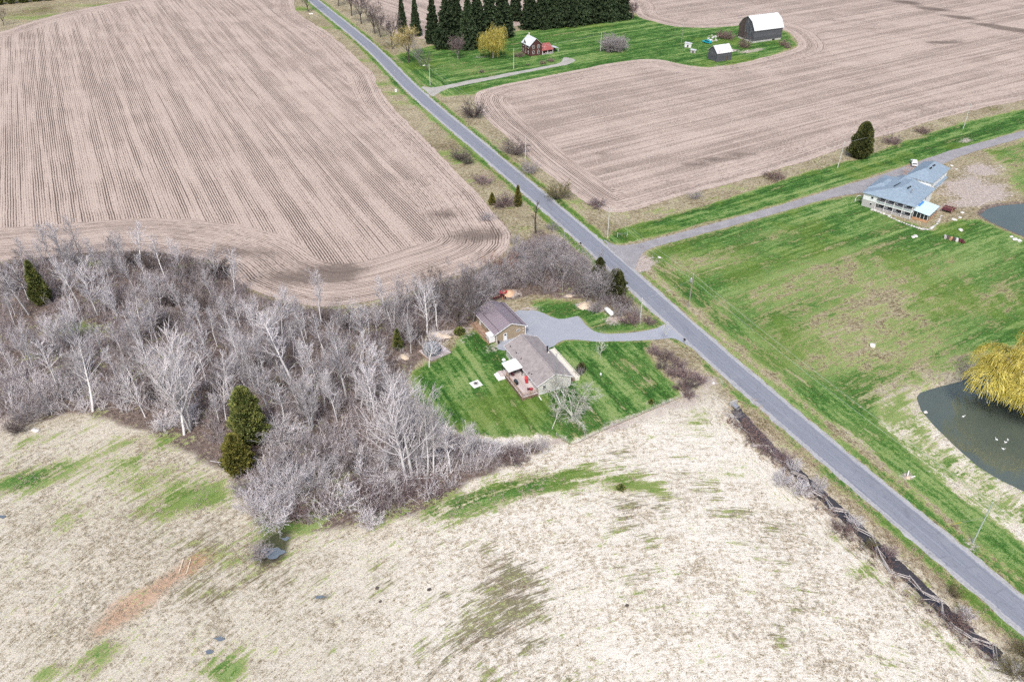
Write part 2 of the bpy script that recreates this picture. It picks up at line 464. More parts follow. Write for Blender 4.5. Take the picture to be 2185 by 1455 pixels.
# bare earth, gravel, sawdust
for px, py, r, s, ra in [(2065, 400, 13, 1.1, .6), (2090, 360, 9, .9, .6), (2040, 440, 8, .9, .5), (2110, 420, 9, .9, .6), (2020, 330, 5, .9, .4), (2060, 300, 6, .8, .4), (1250, 650, 3.2, 1.3, .7), (1318, 678, 3.5, .95, .5), (1085, 625, 3, 1.2, .7), (1215, 631, 1.8, 1.1, .5),
                      (1290, 660, 3, .8, .6), (940, 712, 3, 1.0, .4), (863, 760, 2, 1.3, .8), (1057, 742, 4, .8, .6), (1000, 706, 6, .6, .5), (968, 735, 4, .55, .5), (1005, 168, 3, .5, .4), (1030, 122, 7, .7, .5), (1180, 945, 3, .8, .5), (1265, 930, 2, .4, .4),
                      (1355, 555, 5, 1.1, .9), (1363, 570, 4, 1.0, .8), (1130, 660, 5, .7, .4), (1300, 700, 4, .4, .5), (1510, 812, 4, .6, .6), (1300, 915, 10, .5, .25), (1400, 880, 10, .5, .25), (1470, 850, 6, .5, .4), (15, 890, 5, .7, .8), (30, 910, 5, .6, .7),
                      (2072, 1165, 2, .7, 2.), (1938, 1017, 1.4, 1.2, .8), (1560, 108, 6, .8, .4), (1590, 112, 6, .8, .4), (1540, 140, 5, .6, .4), (1620, 105, 6, .6, .4), (1640, 100, 4, .5, .4), (1100, 165, 1.5, .4, .4), (1062, 155, 4, .5, .3), (1330, 600, 4, .3, .5)]:
    blob(bare, px, py, r, s, ra, R(20))
# rusty bare patches in the meadow
for px, py, r, s, ra in [(275, 1290, 5, .95, .5), (240, 1325, 4, .8, .5), (390, 1215, 4, .95, .5), (350, 1245, 3.5, .8, .5), (200, 1360, 3.5, .6, .5), (420, 1190, 3, .7, .8), (1040, 545, 5, .7, .5), (1010, 620, 6, .5, .4)]:
    blob(rust, px, py, r, s, ra, R(35))
# wet dark ground
for px, py, r, s, ra in [(590, 1155, 4, 1., .8), (575, 1190, 3, 1., .8), (690, 1275, 2.5, .7, .4), (470, 1365, 3, .6, .6), (440, 1290, 2, .5, .5), (760, 1040, 5, .6, .6), (1540, 1130, 3, .5, .5), (1530, 1190, 3, .6, .5), (700, 1100, 6, .6, .5), (420, 920, 3, .6, .5), (1130, 1110, 6, .35, .4), (1010, 1370, 6, .45, .4), (1190, 1360, 6, .4, .4), (1340, 1200, 4, .4, .5), (860, 1430, 5, .4, .4)]:
    blob(wet, px, py, r, s, ra, R(20))
wet = np.maximum(wet, .8 * sstep(-Z, .7, 1.1))
d2 = np.minimum(d_ditch, 99)
reed = sstep(-d2, -7.5, -4.0) * (XY[:, 1] < 135)
green = np.where(reed > 0, green * (1 - .75 * reed * sstep(-d2, -5.5, -2.5)), green)
pond_rim = sstep(np.maximum(s_p1, s_p2), -9.0, -2.0)
pale = np.maximum(pale, .3 * sstep(s_p1, -9., -2.))
green = np.clip(green, 0, 1.4)
green = np.where(s_p1 > -14, np.maximum(green, .55 * sstep(s_p1, -14, -8)) * (1 - .45 * sstep(s_p1, -4.5, -1.5)), green)
brown = np.maximum(brown, .8 * sstep(s_p2, -2.5, -1.0))
# mowing direction: contour arcs in the meadow, along the road by the road, along the lane on the big lawn
pc = np.array([38., 20.])
rel = XY - pc
rad = np.hypot(rel[:, 0], rel[:, 1])
arc_u, arc_v = np.arctan2(rel[:, 0], rel[:, 1]) * 75, rad
side = (XY - np.array(ROAD[6])) @ np.array([0.902, 0.431])        # metres to the right of the road
al = R(31)
lane_u, lane_v = XY @ np.array([math.cos(al), math.sin(al)]), XY @ np.array([-math.sin(al), math.cos(al)])
road_u, road_v = XY @ RDIR, XY @ np.array([0.902, 0.431])
in1 = field_of(lambda p: (sdf(p, LAWN_1) > -3).astype(float))
k_road = (((d_road < 17) & (side > 0)) | ((d_ditch < 9) & (XY[:, 1] < 150)) | (d_road < 8) | (in1 > .5)).astype(bool)
k_arc = (side < 0) & (XY[:, 1] < 165) & ~k_road
MU = np.where(k_road, road_u, np.where(k_arc, arc_u, lane_u))
MV = np.where(k_road, road_v, np.where(k_arc, arc_v, lane_v + 500))

def grid_faces():
    ny, nx = gx.shape
    i = np.arange(ny * nx).reshape(ny, nx)
    return np.stack([i[:-1, :-1].ravel(), i[:-1, 1:].ravel(), i[1:, 1:].ravel(), i[1:, :-1].ravel()], 1)
GF = grid_faces()
# faces whose corners disagree on the mowing system would smear: give them nothing special, noise hides them

def vnoise(P, scale, seed, octv=3):
    """smooth value noise, 0..1, for broad variation stored on the mesh"""
    out, amp, tot = np.zeros(len(P)), 1.0, 0.0
    for o in range(octv):
        T = np.random.default_rng(seed + o).random((256, 256))
        q = P * scale * 2 ** o + 1000.0
        i = np.floor(q).astype(int); f = q - i; f = f * f * (3 - 2 * f)
        x0, y0, x1, y1 = i[:, 0] % 256, i[:, 1] % 256, (i[:, 0] + 1) % 256, (i[:, 1] + 1) % 256
        v = (T[x0, y0] * (1 - f[:, 0]) + T[x1, y0] * f[:, 0]) * (1 - f[:, 1]) + (T[x0, y1] * (1 - f[:, 0]) + T[x1, y1] * f[:, 0]) * f[:, 1]
        out += v * amp; tot += amp; amp *= .55
    return out / tot
N0, N1 = vnoise(XY, .045, 11), vnoise(XY, .28, 21)

def ground_material():
    m = Mat('ground_cover', .95, .1)
    mu, mv = m.attr('mow_u'), m.attr('mow_v')
    g, b, ba, we, pa, ru, n0, n1 = [m.attr(k) for k in ('green', 'brown', 'bare', 'wet', 'pale', 'rust', 'broad', 'patch')]
    n2 = m.noise(1.1, 3, None, .65)
    n3 = m.noise(4.5, 2, None, .7)
    mow = m.comb(mu, mv)
    st = m.noise(1.0, 2, m.mapv(mow, (.13, .8, 1)), .65)
    st2 = m.noise(1.0, 2, m.mapv(mow, (.42, 2.6, 1)), .65)
    stl = m.noise(1.0, 2, m.mapv(mow, (.011, .24, 1)), .7)
    c = lambda x, k: m.mul(m.math('SUBTRACT', x, .5), k)
    # dry grass
    tone = m.add(.5, c(n2, 1.0), c(n3, 1.15), c(st2, .7), c(n1, .35))
    dry = m.ramp(tone, [(.16, (.075, .06, .032)), (.36, (.185, .155, .09)), (.56, (.31, .265, .18)), (.82, (.44, .395, .31))])
    white = m.ramp(tone, [(.08, (.12, .095, .06)), (.24, (.31, .265, .19)), (.40, (.49, .445, .365)), (.60, (.63, .595, .53))])
    base = m.mix(m.math('MULTIPLY', pa, 1.0, clamp=True), dry, white)
    # darker thatch in windrow-like dashes, gathered in patches
    dk = m.sm(m.add(c(st2, 2.2), c(st, 1.6), c(n0, 2.4), c(n1, 1.3), c(n3, 1.1), m.mul(we, .5)), .52, .92)
    olive = m.mix(m.sm(n1, .3, .7), (.075, .05, .028), (.115, .105, .04))
    base = m.mix(m.mul(dk, .86), base, olive)
    tuss = m.sm(m.add(c(n3, 1.6), c(n2, 1.3), c(n1, .9), c(n0, .8)), .46, .66)
    base = m.mix(m.mul(tuss, .6), base, (.06, .048, .026))
    # rust
    base = m.mix(m.mul(m.sm(m.add(ru, c(n1, 1.4), c(n2, 1.8), c(n3, 1.0), c(st2, 1.2)), .30, 1.15), .62), base, m.mix(n3, (.30, .13, .06), (.44, .27, .17)))
    # leaf litter
    lit = m.ramp(m.add(.5, c(n2, .9), c(n3, 1.1)), [(.16, (.035, .026, .021)), (.42, (.10, .076, .064)), (.64, (.20, .155, .135)), (.86, (.36, .305, .27))])
    base = m.mix(m.sm(m.add(b, c(n1, .9), c(n2, .4)), .3, .75), base, lit)
    # grass: thin growth first, then the full sward
    mix_n = m.add(c(n1, .9), c(n0, .25), m.mul(c(stl, 2.2), m.math('MULTIPLY', m.math('MULTIPLY', g, g), .9, clamp=True)), c(st, 1.4), c(n2, 1.7), c(n3, 1.3), c(st2, .7))
    thin = m.ramp(m.add(.5, c(n2, .8), c(n3, .9)), [(.2, (.11, .135, .035)), (.5, (.26, .29, .11)), (.8, (.42, .43, .22))])
    gd = m.ramp(m.add(.5, c(n2, .9), c(st, 1.0), c(stl, 1.6), c(n3, 1.0), c(n1, .4)), [(.22, (.014, .048, .009)), (.42, (.034, .102, .018)), (.58, (.078, .165, .036)), (.78, (.19, .255, .09))])
    gd = m.mix(m.mul(m.sm(m.add(n0, c(n1, .5)), .50, .75), .45), gd, (.115, .165, .026))
    base = m.mix(m.sm(m.add(g, mix_n), .30, .56), base, thin)
    base = m.mix(m.sm(m.add(g, mix_n), .46, .86), base, gd)
    # bare soil and gravel
    so = m.ramp(m.add(.5, c(n3, 1.0), c(n2, .7)), [(.18, (.12, .092, .075)), (.42, (.30, .25, .215)), (.72, (.50, .445, .41))])
    base = m.mix(m.sm(m.add(ba, c(n1, 1.1), c(n2, 1.3), c(n3, .5)), .38, .85), base, so)
    # wet
    base = m.mix(m.mul(m.sm(m.add(we, c(n1, .7), c(n2, .3)), .42, .95), .82), base, (.035, .032, .026))
    m.bump(m.add(m.mul(n2, .5), m.mul(n3, .7)), .25, .7)
    return m.done(base)
M_GROUND = ground_material()
ATTRS = dict(green=green, brown=brown, bare=bare, wet=wet, pale=pale, rust=rust, mow_u=MU, mow_v=MV, broad=N0, patch=N1)

def sub_ground(name, mask):
    F = GF[mask]
    used, inv = np.unique(F, return_inverse=True)
    me = mesh_np(name, np.column_stack([XY[used], Z[used]]), inv.reshape(F.shape), M_GROUND, True)
    for k, v in ATTRS.items(): add_attr(me, k, v[used])
    return tag(link(name, me), kind='structure')
fc = XY[GF].mean(1)
fcore = (np.abs(fc[:, 0]) < 480) & (fc[:, 1] > 40) & (fc[:, 1] < 600)
lab = np.zeros(len(GF), int)
for i, P_ in enumerate([LAWN_1, LAWN_2, LAWN_3, LAWN_4, LAWN_5, LAWN_6, WOOD], 1):
    ii = np.zeros(len(GF), bool); ii[fcore] = inside(fc[fcore], P_)
    lab[ii & (lab == 0)] = i
sub_ground('ground', lab == 0)
for i, nm in enumerate(['house_lawn', 'drive_lawn', 'big_lawn', 'lane_lawn', 'farm_lawn', 'far_lawn', 'woodland_floor'], 1):
    sub_ground(nm, lab == i)

# ------------------------------------------------------------------ stubble fields
def field_material(name, spacing=.76, headland=True):
    m = Mat(name, .95, .1)
    e, u, v = m.attr('edge'), m.attr('row_u'), m.attr('row_v')
    hw = m.attr('headland')
    n0, n1 = m.attr('broad'), m.attr('patch')
    n2 = m.noise(.9, 2)
    n3 = m.noise(4.0, 2, None, .7)
    wob = m.mul(m.math('SUBTRACT', n1, .5), .5)
    inner = m.sm(m.add(e, m.mul(hw, -1.0), m.mul(m.math('SUBTRACT', n1, .5), 4.0)), -.3, .3)
    along = m.n('ShaderNodeMix'); along.data_type = 'FLOAT'
    m.put(along.inputs[0], inner); m.put(along.inputs[2], e); m.put(along.inputs[3], v)
    rv = m.add(along.outputs[0], wob)
    row = m.math('SINE', m.mul(rv, 2 * math.pi / spacing))
    # every pass of the planter and combine has its own tone
    al2 = m.n('ShaderNodeMix'); al2.data_type = 'FLOAT'
    m.put(al2.inputs[0], inner); m.put(al2.inputs[2], m.mul(u, .35)); m.put(al2.inputs[3], u)
    band = m.noise(1.0, 3, m.mapv(m.comb(al2.outputs[0], rv), (.0035, .165, 1)), .75)
    line = m.noise(1.0, 2, m.mapv(m.comb(al2.outputs[0], rv), (.02, .9, 1)), .6)
    clod = m.noise(1.0, 2, m.mapv(m.comb(al2.outputs[0], rv), (1.3, 2.6, 1)), .6)
    c = lambda x, k: m.mul(m.math('SUBTRACT', x, .5), k)
    rowk = m.sm(m.add(c(band, 2.6), c(line, .8), c(n1, .3), .5), .2, .9)      # how open the rows are
    t = m.add(.34, m.mul(row, m.math('MULTIPLY_ADD', rowk, .34, .20)), c(clod, 1.7), c(n3, 1.5), m.mul(rowk, .26), c(line, .8), c(n1, .3))
    res = m.mix(n2, (.365, .292, .245), (.49, .41, .355))
    soil = m.mix(n1, (.065, .048, .04), (.115, .088, .075))
    mid = m.mix(n0, (.27, .205, .17), (.345, .275, .232))
    col = m.mix(m.sm(t, .28, .62), res, mid)
    col = m.mix(m.sm(t, .56, .92), col, soil)
    dark = m.attr('damp')
    col = m.mix(m.mul(m.sm(m.add(dark, m.mul(m.math('SUBTRACT', n2, .5), .7), m.mul(m.math('SUBTRACT', n1, .5), .5)), .35, .95), .72), col, (.085, .065, .055))
    weed = m.attr('weeds')
    col = m.mix(m.mul(m.sm(m.add(weed, m.mul(m.math('SUBTRACT', n3, .5), .8), m.mul(m.math('SUBTRACT', n1, .5), .4)), .5, .75), .8), col, (.07, .11, .03))
    m.bump(n3, .12, .6)
    return m.done(col)
M_FIELD = field_material('corn_stubble')
M_FIELDR = field_material('corn_stubble_cross')

def field(name, poly, rowdir, mat, headw, step, damps, weeds, seed, zoff=.02):
    B = smooth_poly(poly, 1.6)
    Bj = jitter_poly(B, .28, seed)
    lo, hi = B.min(0), B.max(0)
    px, py = np.meshgrid(np.arange(lo[0], hi[0], step), np.arange(lo[1], hi[1], step))
    I = np.stack([px.ravel(), py.ravel()], 1)
    I = I[sdf(I, B[::3]) > step * .45]
    pts = [Vector(p) for p in np.vstack([Bj, I])]
    nb = len(Bj)
    ov, _, of, *_ = geometry.delaunay_2d_cdt(pts, [(i, (i + 1) % nb) for i in range(nb)], [], 1, 1e-4)
    P = np.array([(p.x, p.y) for p in ov])
    F = [tuple(f) for f in of]
    me = mesh_np(name, np.column_stack([P, np.full(len(P), zoff)]), F, mat)
    d = np.array(rowdir) / np.hypot(*rowdir)
    add_attr(me, 'edge', np.maximum(sdf(P, B[::3]), 0))
    add_attr(me, 'row_u', P @ d)
    add_attr(me, 'row_v', P @ np.array([-d[1], d[0]]))
    add_attr(me, 'headland', headw(P))
    add_attr(me, 'broad', vnoise(P, .03, 41)); add_attr(me, 'patch', vnoise(P, .13, 51))
    for nm, L in (('damp', damps), ('weeds', weeds)):
        a = np.zeros(len(P))
        for bx, by, r, s, ra, an in L:
            q = P - np.array(G(bx, by))
            uu = q[:, 0] * math.cos(an) + q[:, 1] * math.sin(an); vv = -q[:, 0] * math.sin(an) + q[:, 1] * math.cos(an)
            a += s * np.exp(-(uu ** 2 / r ** 2 + vv ** 2 / (r * ra) ** 2))
        add_attr(me, nm, a)
    return tag(link(name, me), kind='structure')

field('stubble_field', FIELD_L, (-.464, .886), M_FIELD, lambda P: np.where(P[:, 1] < 260, 22., 13.), 5.0,
      [(945, 455, 10, .9, .6, .6), (990, 500, 11, .8, .6, .6), (1040, 505, 8, .8, .6, .6), (730, 580, 13, .95, .45, .1), (690, 590, 8, .6, .5, .1), (560, 550, 16, .55, .5, -.3), (520, 530, 10, .4, .5, -.3), (350, 540, 22, .45, .2, .05), (600, 600, 10, .6, .5, -.3), (1000, 560, 8, .4, .5, .3)],
      [(190, 433, 10, .85, .18, .05), (90, 442, 7, .6, .25, .05), (330, 400, 6, .45, .4, .3), (240, 330, 5, .4, .3, .2)], 3)
field('cross_field', FIELD_R, (.855, .519), M_FIELDR, lambda P: np.full(len(P), 14.), 5.0,
      [(1280, 330, 10, .8, .5, .5), (1560, 335, 14, .85, .3, .4), (1480, 350, 14, .5, .3, .4), (2030, 90, 14, .9, .35, .3), (1990, 92, 10, .8, .3, .3), (1870, 62, 12, .8, .25, .3), (1780, 45, 14, .7, .2, .3), (1975, 232, 7, .75, .5, .3), (2140, 185, 8, .5, .4, .3), (1930, 5, 12, 1.2, .5, -.6), (1990, 20, 12, 1.2, .5, -.6), (2050, 38, 13, 1.2, .4, -.6), (2110, 55, 13, 1.2, .4, -.6), (2180, 66, 14, 1.2, .4, -.6), (2240, 85, 14, 1.2, .4, -.6),
       (1490, 10, 14, .6, .3, .3), (1460, 35, 12, .5, .3, .3), (1700, 25, 14, .4, .3, .3), (1100, 250, 8, .5, .5, -.6), (1640, 245, 12, .35, .2, .4), (1310, 365, 8, .6, .5, -.5)],
      [], 4)
field('far_field', FIELD_T, (-.6, .8), M_FIELDR, lambda P: np.full(len(P), 6.), 6.0, [], [], 6)

# ------------------------------------------------------------------ road and lanes
def ribbon(name, C, half, mat, z, jit, seed, crown=0.0):
    rg = np.random.default_rng(seed)
    T = np.gradient(C, axis=0); T /= np.linalg.norm(T, axis=1, keepdims=True)
    Nn = np.stack([-T[:, 1], T[:, 0]], 1)
    fr = np.array([-1, -.55, 0, .55, 1.])
    s = np.concatenate([[0], np.cumsum(np.hypot(*np.diff(C, axis=0).T))])
    V, ac, lo = [], [], []
    for k in fr:
        w = half * k + (rg.normal(0, jit, len(C)) if abs(k) == 1 else 0)
        V.append(np.column_stack([C + Nn * (w if np.ndim(w) else np.full(len(C), w))[:, None], np.full(len(C), z + crown * (1 - abs(k)))]))
        ac.append(np.full(len(C), half * k)); lo.append(s)
    n = len(C)
    F = []
    for j in range(4):
        a = np.arange(n - 1)
        F.append(np.stack([j * n + a, j * n + a + 1, (j + 1) * n + a + 1, (j + 1) * n + a], 1)[:, ::-1])
    me = mesh_np(name, np.vstack(V), np.vstack(F), mat)
    add_attr(me, 'across', np.concatenate(ac)); add_attr(me, 'along', np.concatenate(lo))
    return tag(link(name, me), kind='structure')

def asphalt_material():
    m = Mat('worn_asphalt', .85, .25)
    a, s = m.attr('across'), m.attr('along')
    n1, n2, n3 = m.noise(.25, 3), m.noise(2.0, 3), m.noise(14.0, 2)
    lng = m.noise(1.0, 3, m.mapv(m.comb(s, a), (.03, 2.2, 1)), .6)
    col = m.ramp(m.add(m.mul(n3, .3), m.mul(n2, .25), m.mul(lng, .55)), [(.36, (.145, .155, .185)), (.54, (.185, .198, .232)), (.72, (.235, .248, .282))])
    ab = m.math('ABSOLUTE', a)
    wheel = m.mul(m.sm(ab, .5, 1.1), m.sm(ab, 2.3, 1.6))
    col = m.mix(m.mul(wheel, .25), col, (.20, .205, .225))
    crk = m.sm(m.add(ab, m.mul(n2, .12)), .10, .04)
    col = m.mix(m.mul(crk, .35), col, (.24, .245, .26))
    col = m.mix(m.sm(m.add(ab, m.mul(n2, .7)), 2.75, 3.15), col, (.34, .34, .35))
    vo = m.n('ShaderNodeTexVoronoi'); vo.feature = 'DISTANCE_TO_EDGE'; vo.inputs['Scale'].default_value = 1.0
    m.l(m.mapv(m.comb(s, m.add(a, m.mul(n2, .8))), (.16, .55, 1)), vo.inputs['Vector'])
    col = m.mix(m.mul(m.sm(vo.outputs['Distance'], .03, .006), .18), col, (.05, .052, .06))
    col = m.mix(m.mul(m.sm(n1, .55, .7), .3), col, (.24, .25, .275))
    m.bump(n3, .02, .3)
    return m.done(col)
M_ASPHALT = asphalt_material()

def gravel_material(name, a, b, c):
    m = Mat(name, .95, .1)
    n1, n2, n3 = m.noise(.3, 3), m.noise(2.5, 3), m.noise(10., 2)
    col = m.ramp(m.add(m.mul(n3, .4), m.mul(n2, .35), m.mul(n1, .3)), [(.38, a), (.54, b), (.70, c)])
    m.bump(m.add(n3, n2), .05, .4)
    return m.done(col)
M_SHOULDER = gravel_material('road_gravel', (.20, .20, .20), (.33, .33, .335), (.45, .45, .45))
M_LANE = gravel_material('lane_gravel', (.17, .16, .165), (.26, .25, .26), (.36, .35, .355))
M_DRIVE = gravel_material('grey_tar', (.255, .272, .305), (.29, .305, .34), (.335, .35, .385))
M_TRACK = gravel_material('track_gravel', (.22, .21, .18), (.34, .33, .30), (.46, .44, .42))
ribbon('road_shoulder', ROADV, 3.65, M_SHOULDER, .03, .16, 21)
ribbon('road', ROADV, 2.95, M_ASPHALT, .055, .07, 22, .05)

def sheet(name, poly, mat, z, amp, seed, step=1.2, kind='structure', smoothp=True):
    B = smooth_poly(poly, step) if smoothp else np.array(poly)
    B = jitter_poly(B, amp, seed)
    nb = len(B)
    ov, _, of, *_ = geometry.delaunay_2d_cdt([Vector(p) for p in B], [(i, (i + 1) % nb) for i in range(nb)], [], 1, 1e-4)
    me = mesh_np(name, [(p.x, p.y, z) for p in ov], [tuple(f) for f in of], mat)
    return tag(link(name, me), kind=kind)
sheet('driveway', DRIVE_A, M_DRIVE, .042, .05, 31, .9)
sheet('gravel_lane', DRIVE_B, M_LANE, .040, .14, 32)
sheet('farm_track', DRIVE_C, M_TRACK, .038, .16, 33)

# ------------------------------------------------------------------ water
def water_material(name, deep, rough, wavy):
    m = Mat(name, rough, 1.0)
    m.b.inputs['IOR'].default_value = 1.45
    n = m.noise(1.6, 3)
    m.bump(n, .03, wavy)
    c = m.mix(m.noise(.12, 2), deep, tuple(x * 1.5 for x in deep))
    return m.done(c)
M_POND = water_material('pond_water', (.062, .075, .060), .04, .10)
M_DITCH = water_material('ditch_water', (.035, .03, .03), .1, .1)
M_PUDDLE = water_material('puddle_water', (.10, .12, .14), .05, .05)
def grow(poly, d):
    P = smooth_poly(poly, 2.0); T = np.roll(P, -1, 0) - np.roll(P, 1, 0)
    Nn = np.stack([T[:, 1], -T[:, 0]], 1); Nn /= np.linalg.norm(Nn, axis=1, keepdims=True)
    area = np.sum(P[:, 0] * np.roll(P[:, 1], -1) - np.roll(P[:, 0], -1) * P[:, 1])
    return P + Nn * d * (1 if area > 0 else -1)
sheet('pond', grow(POND_1, 1.0), M_POND, -.30, 0, 1, smoothp=False)
sheet('small_pond', grow(POND_2, 1.0), M_POND, -.30, 0, 2, smoothp=False)
wd = ribbon('ditch_water', DITCHC, 1.3, M_DITCH, -.72, .25, 9)
for i, (px, py, rx, ry) in enumerate([(583, 1178, 2.6, 1.6), (612, 1150, 1.4, 1.0), (683, 1274, 1.7, .7), (470, 1363, 1.6, .9), (447, 1392, 1.2, .7), (772, 1012, 1.6, .9), (742, 1050, 1.2, .8), (650, 1072, 1.1, .7), (5, 1103, 1.4, .8)]):
    c = G(px, py)
    rg = random.Random(i)
    rx, ry = rx * (.8 if i == 0 else .62), ry * (.8 if i == 0 else .55)
    P_ = [(c[0] + rx * math.cos(a) * rg.uniform(.45, 1.25), c[1] + ry * math.sin(a) * rg.uniform(.45, 1.25)) for a in np.linspace(0, 2 * math.pi, 12)[:-1]]
    sheet('puddle', P_, M_PUDDLE, .16, .05, 50 + i, .5)
# ------------------------------------------------------------------ vegetation: materials
def bark(name, a, b, scale=2.5, hv=.0):
    m = Mat(name, .9, .15)
    n = m.noise(scale, 2, m.obj())
    r = m.rnd()
    c = m.mix(n, a, b)
    v = m.math('MULTIPLY_ADD', r, .5, .75)
    return m.done(m.mix(1.0, c, m.comb(v, v, v), 'MULTIPLY'))
M_PALE = bark('pale_poplar_bark', (.52, .505, .50), (.70, .685, .68))
M_PALETWIG = bark('pale_twigs', (.46, .43, .44), (.64, .61, .615))
M_GREY = bark('grey_bark', (.15, .135, .125), (.26, .24, .23))
M_GREYTWIG = bark('grey_twigs', (.25, .225, .225), (.38, .35, .355))
M_DARK = bark('dark_bark', (.055, .046, .04), (.12, .10, .088))
M_DARKTWIG = bark('dark_twigs', (.10, .082, .076), (.18, .15, .14))
M_PURPLE = bark('purple_twigs', (.15, .105, .108), (.29, .225, .225))
M_REDTWIG = bark('budding_red_twigs', (.25, .13, .095), (.36, .22, .16))
M_BUD = bark('budding_yellow_twigs', (.30, .24, .10), (.42, .36, .18))
M_FRUIT = bark('lichen_bark', (.45, .45, .39), (.62, .61, .55))
M_CANE = bark('bramble_canes', (.14, .085, .08), (.25, .19, .175))
M_UNDER = bark('thicket_twigs', (.15, .115, .12), (.52, .475, .485), .16)
M_OLIVE = bark('olive_twigs', (.12, .105, .045), (.20, .18, .08))
def leafy(name, a, b, scale=1.2):
    m = Mat(name, .85, .15)
    n = m.noise(scale, 2, m.obj())
    v = m.math('MULTIPLY_ADD', m.rnd(), .4, .8)
    return m.done(m.mix(1.0, m.mix(m.sm(n, .35, .65), a, b), m.comb(v, v, v), 'MULTIPLY'))
M_SPRUCE = leafy('spruce_needles', (.014, .028, .014), (.06, .085, .04))
M_CEDAR = leafy('cedar_sprays', (.04, .055, .018), (.125, .13, .045))
M_CEDARG = leafy('green_cedar_sprays', (.065, .09, .025), (.20, .21, .065))
M_CEDARY = leafy('yellowing_cedar_sprays', (.09, .10, .025), (.22, .20, .05))
M_WILLOW = leafy('willow_catkins', (.40, .34, .055), (.66, .57, .17), .8)

# ------------------------------------------------------------------ vegetation: growth
def _nv(v): return v / (np.linalg.norm(v) + 1e-9)
class Plant:
    def __init__(self, seed):
        self.rg = np.random.default_rng(seed)
        self.S = {}                                   # level -> list of segments
    def seg(self, lv, p, q, r0, r1): self.S.setdefault(lv, []).append((*p, *q, r0, r1))
    def limb(self, lv, p, d, L, r, n, wob, up, rend=.35):
        """one wandering limb; returns its joints (point, direction, radius, fraction)"""
        J = [(p.copy(), d.copy(), r, 0.0)]
        for i in range(n):
            d = _nv(d + self.rg.normal(0, wob, 3) + np.array([0, 0, up]))
            q = p + d * (L / n)
            r1 = r * (1 - (1 - rend) * (i + 1) / n)
            r0 = r * (1 - (1 - rend) * i / n)
            self.seg(lv, p, q, r0, r1)
            p = q
            J.append((p.copy(), d.copy(), r1, (i + 1) / n))
        return J
    def at(self, J, t):
        x = t * (len(J) - 1); i = min(int(x), len(J) - 2); f = x - i
        return J[i][0] * (1 - f) + J[i + 1][0] * f, J[i + 1][1], J[i][2] * (1 - f) + J[i + 1][2] * f
    def side(self, d, ang, az=None):
        a = self.rg.uniform(0, 2 * math.pi) if az is None else az
        ref = np.array([0, 0, 1.]) if abs(d[2]) < .9 else np.array([1., 0, 0])
        s = _nv(np.cross(d, ref)); u = np.cross(s, d)
        return _nv(d * math.cos(ang) + (s * math.cos(a) + u * math.sin(a)) * math.sin(ang))

def seg_mesh(name, segs, k, mat):
    A = np.array(segs, float)
    p, q, r0, r1 = A[:, 0:3], A[:, 3:6], A[:, 6], A[:, 7]
    d = q - p; d /= np.linalg.norm(d, axis=1, keepdims=True) + 1e-9
    ref = np.where(np.abs(d[:, 2:3]) < .9, np.array([[0, 0, 1.]]), np.array([[1., 0, 0]]))
    s = np.cross(d, ref); s /= np.linalg.norm(s, axis=1, keepdims=True) + 1e-9
    u = np.cross(s, d)
    n = len(A)
    V = np.zeros((n, 2 * k, 3))
    for j in range(k):
        a = 2 * math.pi * j / k
        o = s * math.cos(a) + u * math.sin(a)
        V[:, j] = p + o * r0[:, None]; V[:, k + j] = q + o * r1[:, None]
    b = (np.arange(n) * 2 * k)[:, None]
    F = np.concatenate([np.stack([b[:, 0] + j, b[:, 0] + (j + 1) % k, b[:, 0] + k + (j + 1) % k, b[:, 0] + k + j], 1) for j in range(k)])
    return mesh_np(name, V.reshape(-1, 3), F, mat)

def poplar(seed, h=16., spread=1.0, low=.34, nb=30, r=.24, stems=1, twig=.034, tw=1.0):
    P = Plant(seed); rg = P.rg
    for s in range(stems):
        az = rg.uniform(0, 6.28)
        lean = .05 if stems == 1 else rg.uniform(.08, .24)
        d = _nv(np.array([math.cos(az) * lean, math.sin(az) * lean, 1]))
        hh = h * (1 if s == 0 else rg.uniform(.65, .95))
        J = P.limb(0, np.array([math.cos(az) * .25 * (stems > 1), math.sin(az) * .25 * (stems > 1), -.15]), d, hh, r * (hh / h), 12, .035, .03, .14)
        for i in range(int(nb * hh / h)):
            t = low + (1 - low) * ((i + rg.random()) / nb) ** .9
            if t > .985: continue
            p, dd, rr = P.at(J, t)
            L = hh * spread * (.10 + .33 * (1 - t) ** .6) * rg.uniform(.55, 1.2)
            b = P.limb(1, p, P.side(dd, R(rg.uniform(24, 55))), L, max(twig * 1.5, min(rr * .7, .11)), 4, .08, .10, .4)
            for j in range(rg.integers(4, 8)):
                q, bd, br = P.at(b, rg.uniform(.2, 1.0))
                c = P.limb(2, q, P.side(bd, R(rg.uniform(18, 42))), L * rg.uniform(.32, .62), twig * 1.1, 2, .08, .10, .5)
                for k in range(int(rg.integers(1, 4) * tw)):
                    z, cd, _ = P.at(c, rg.uniform(.15, 1.0))
                    P.limb(3, z, P.side(cd, R(rg.uniform(15, 38))), L * rg.uniform(.16, .34), twig * .7, 1, .1, .10, .5)
    return P

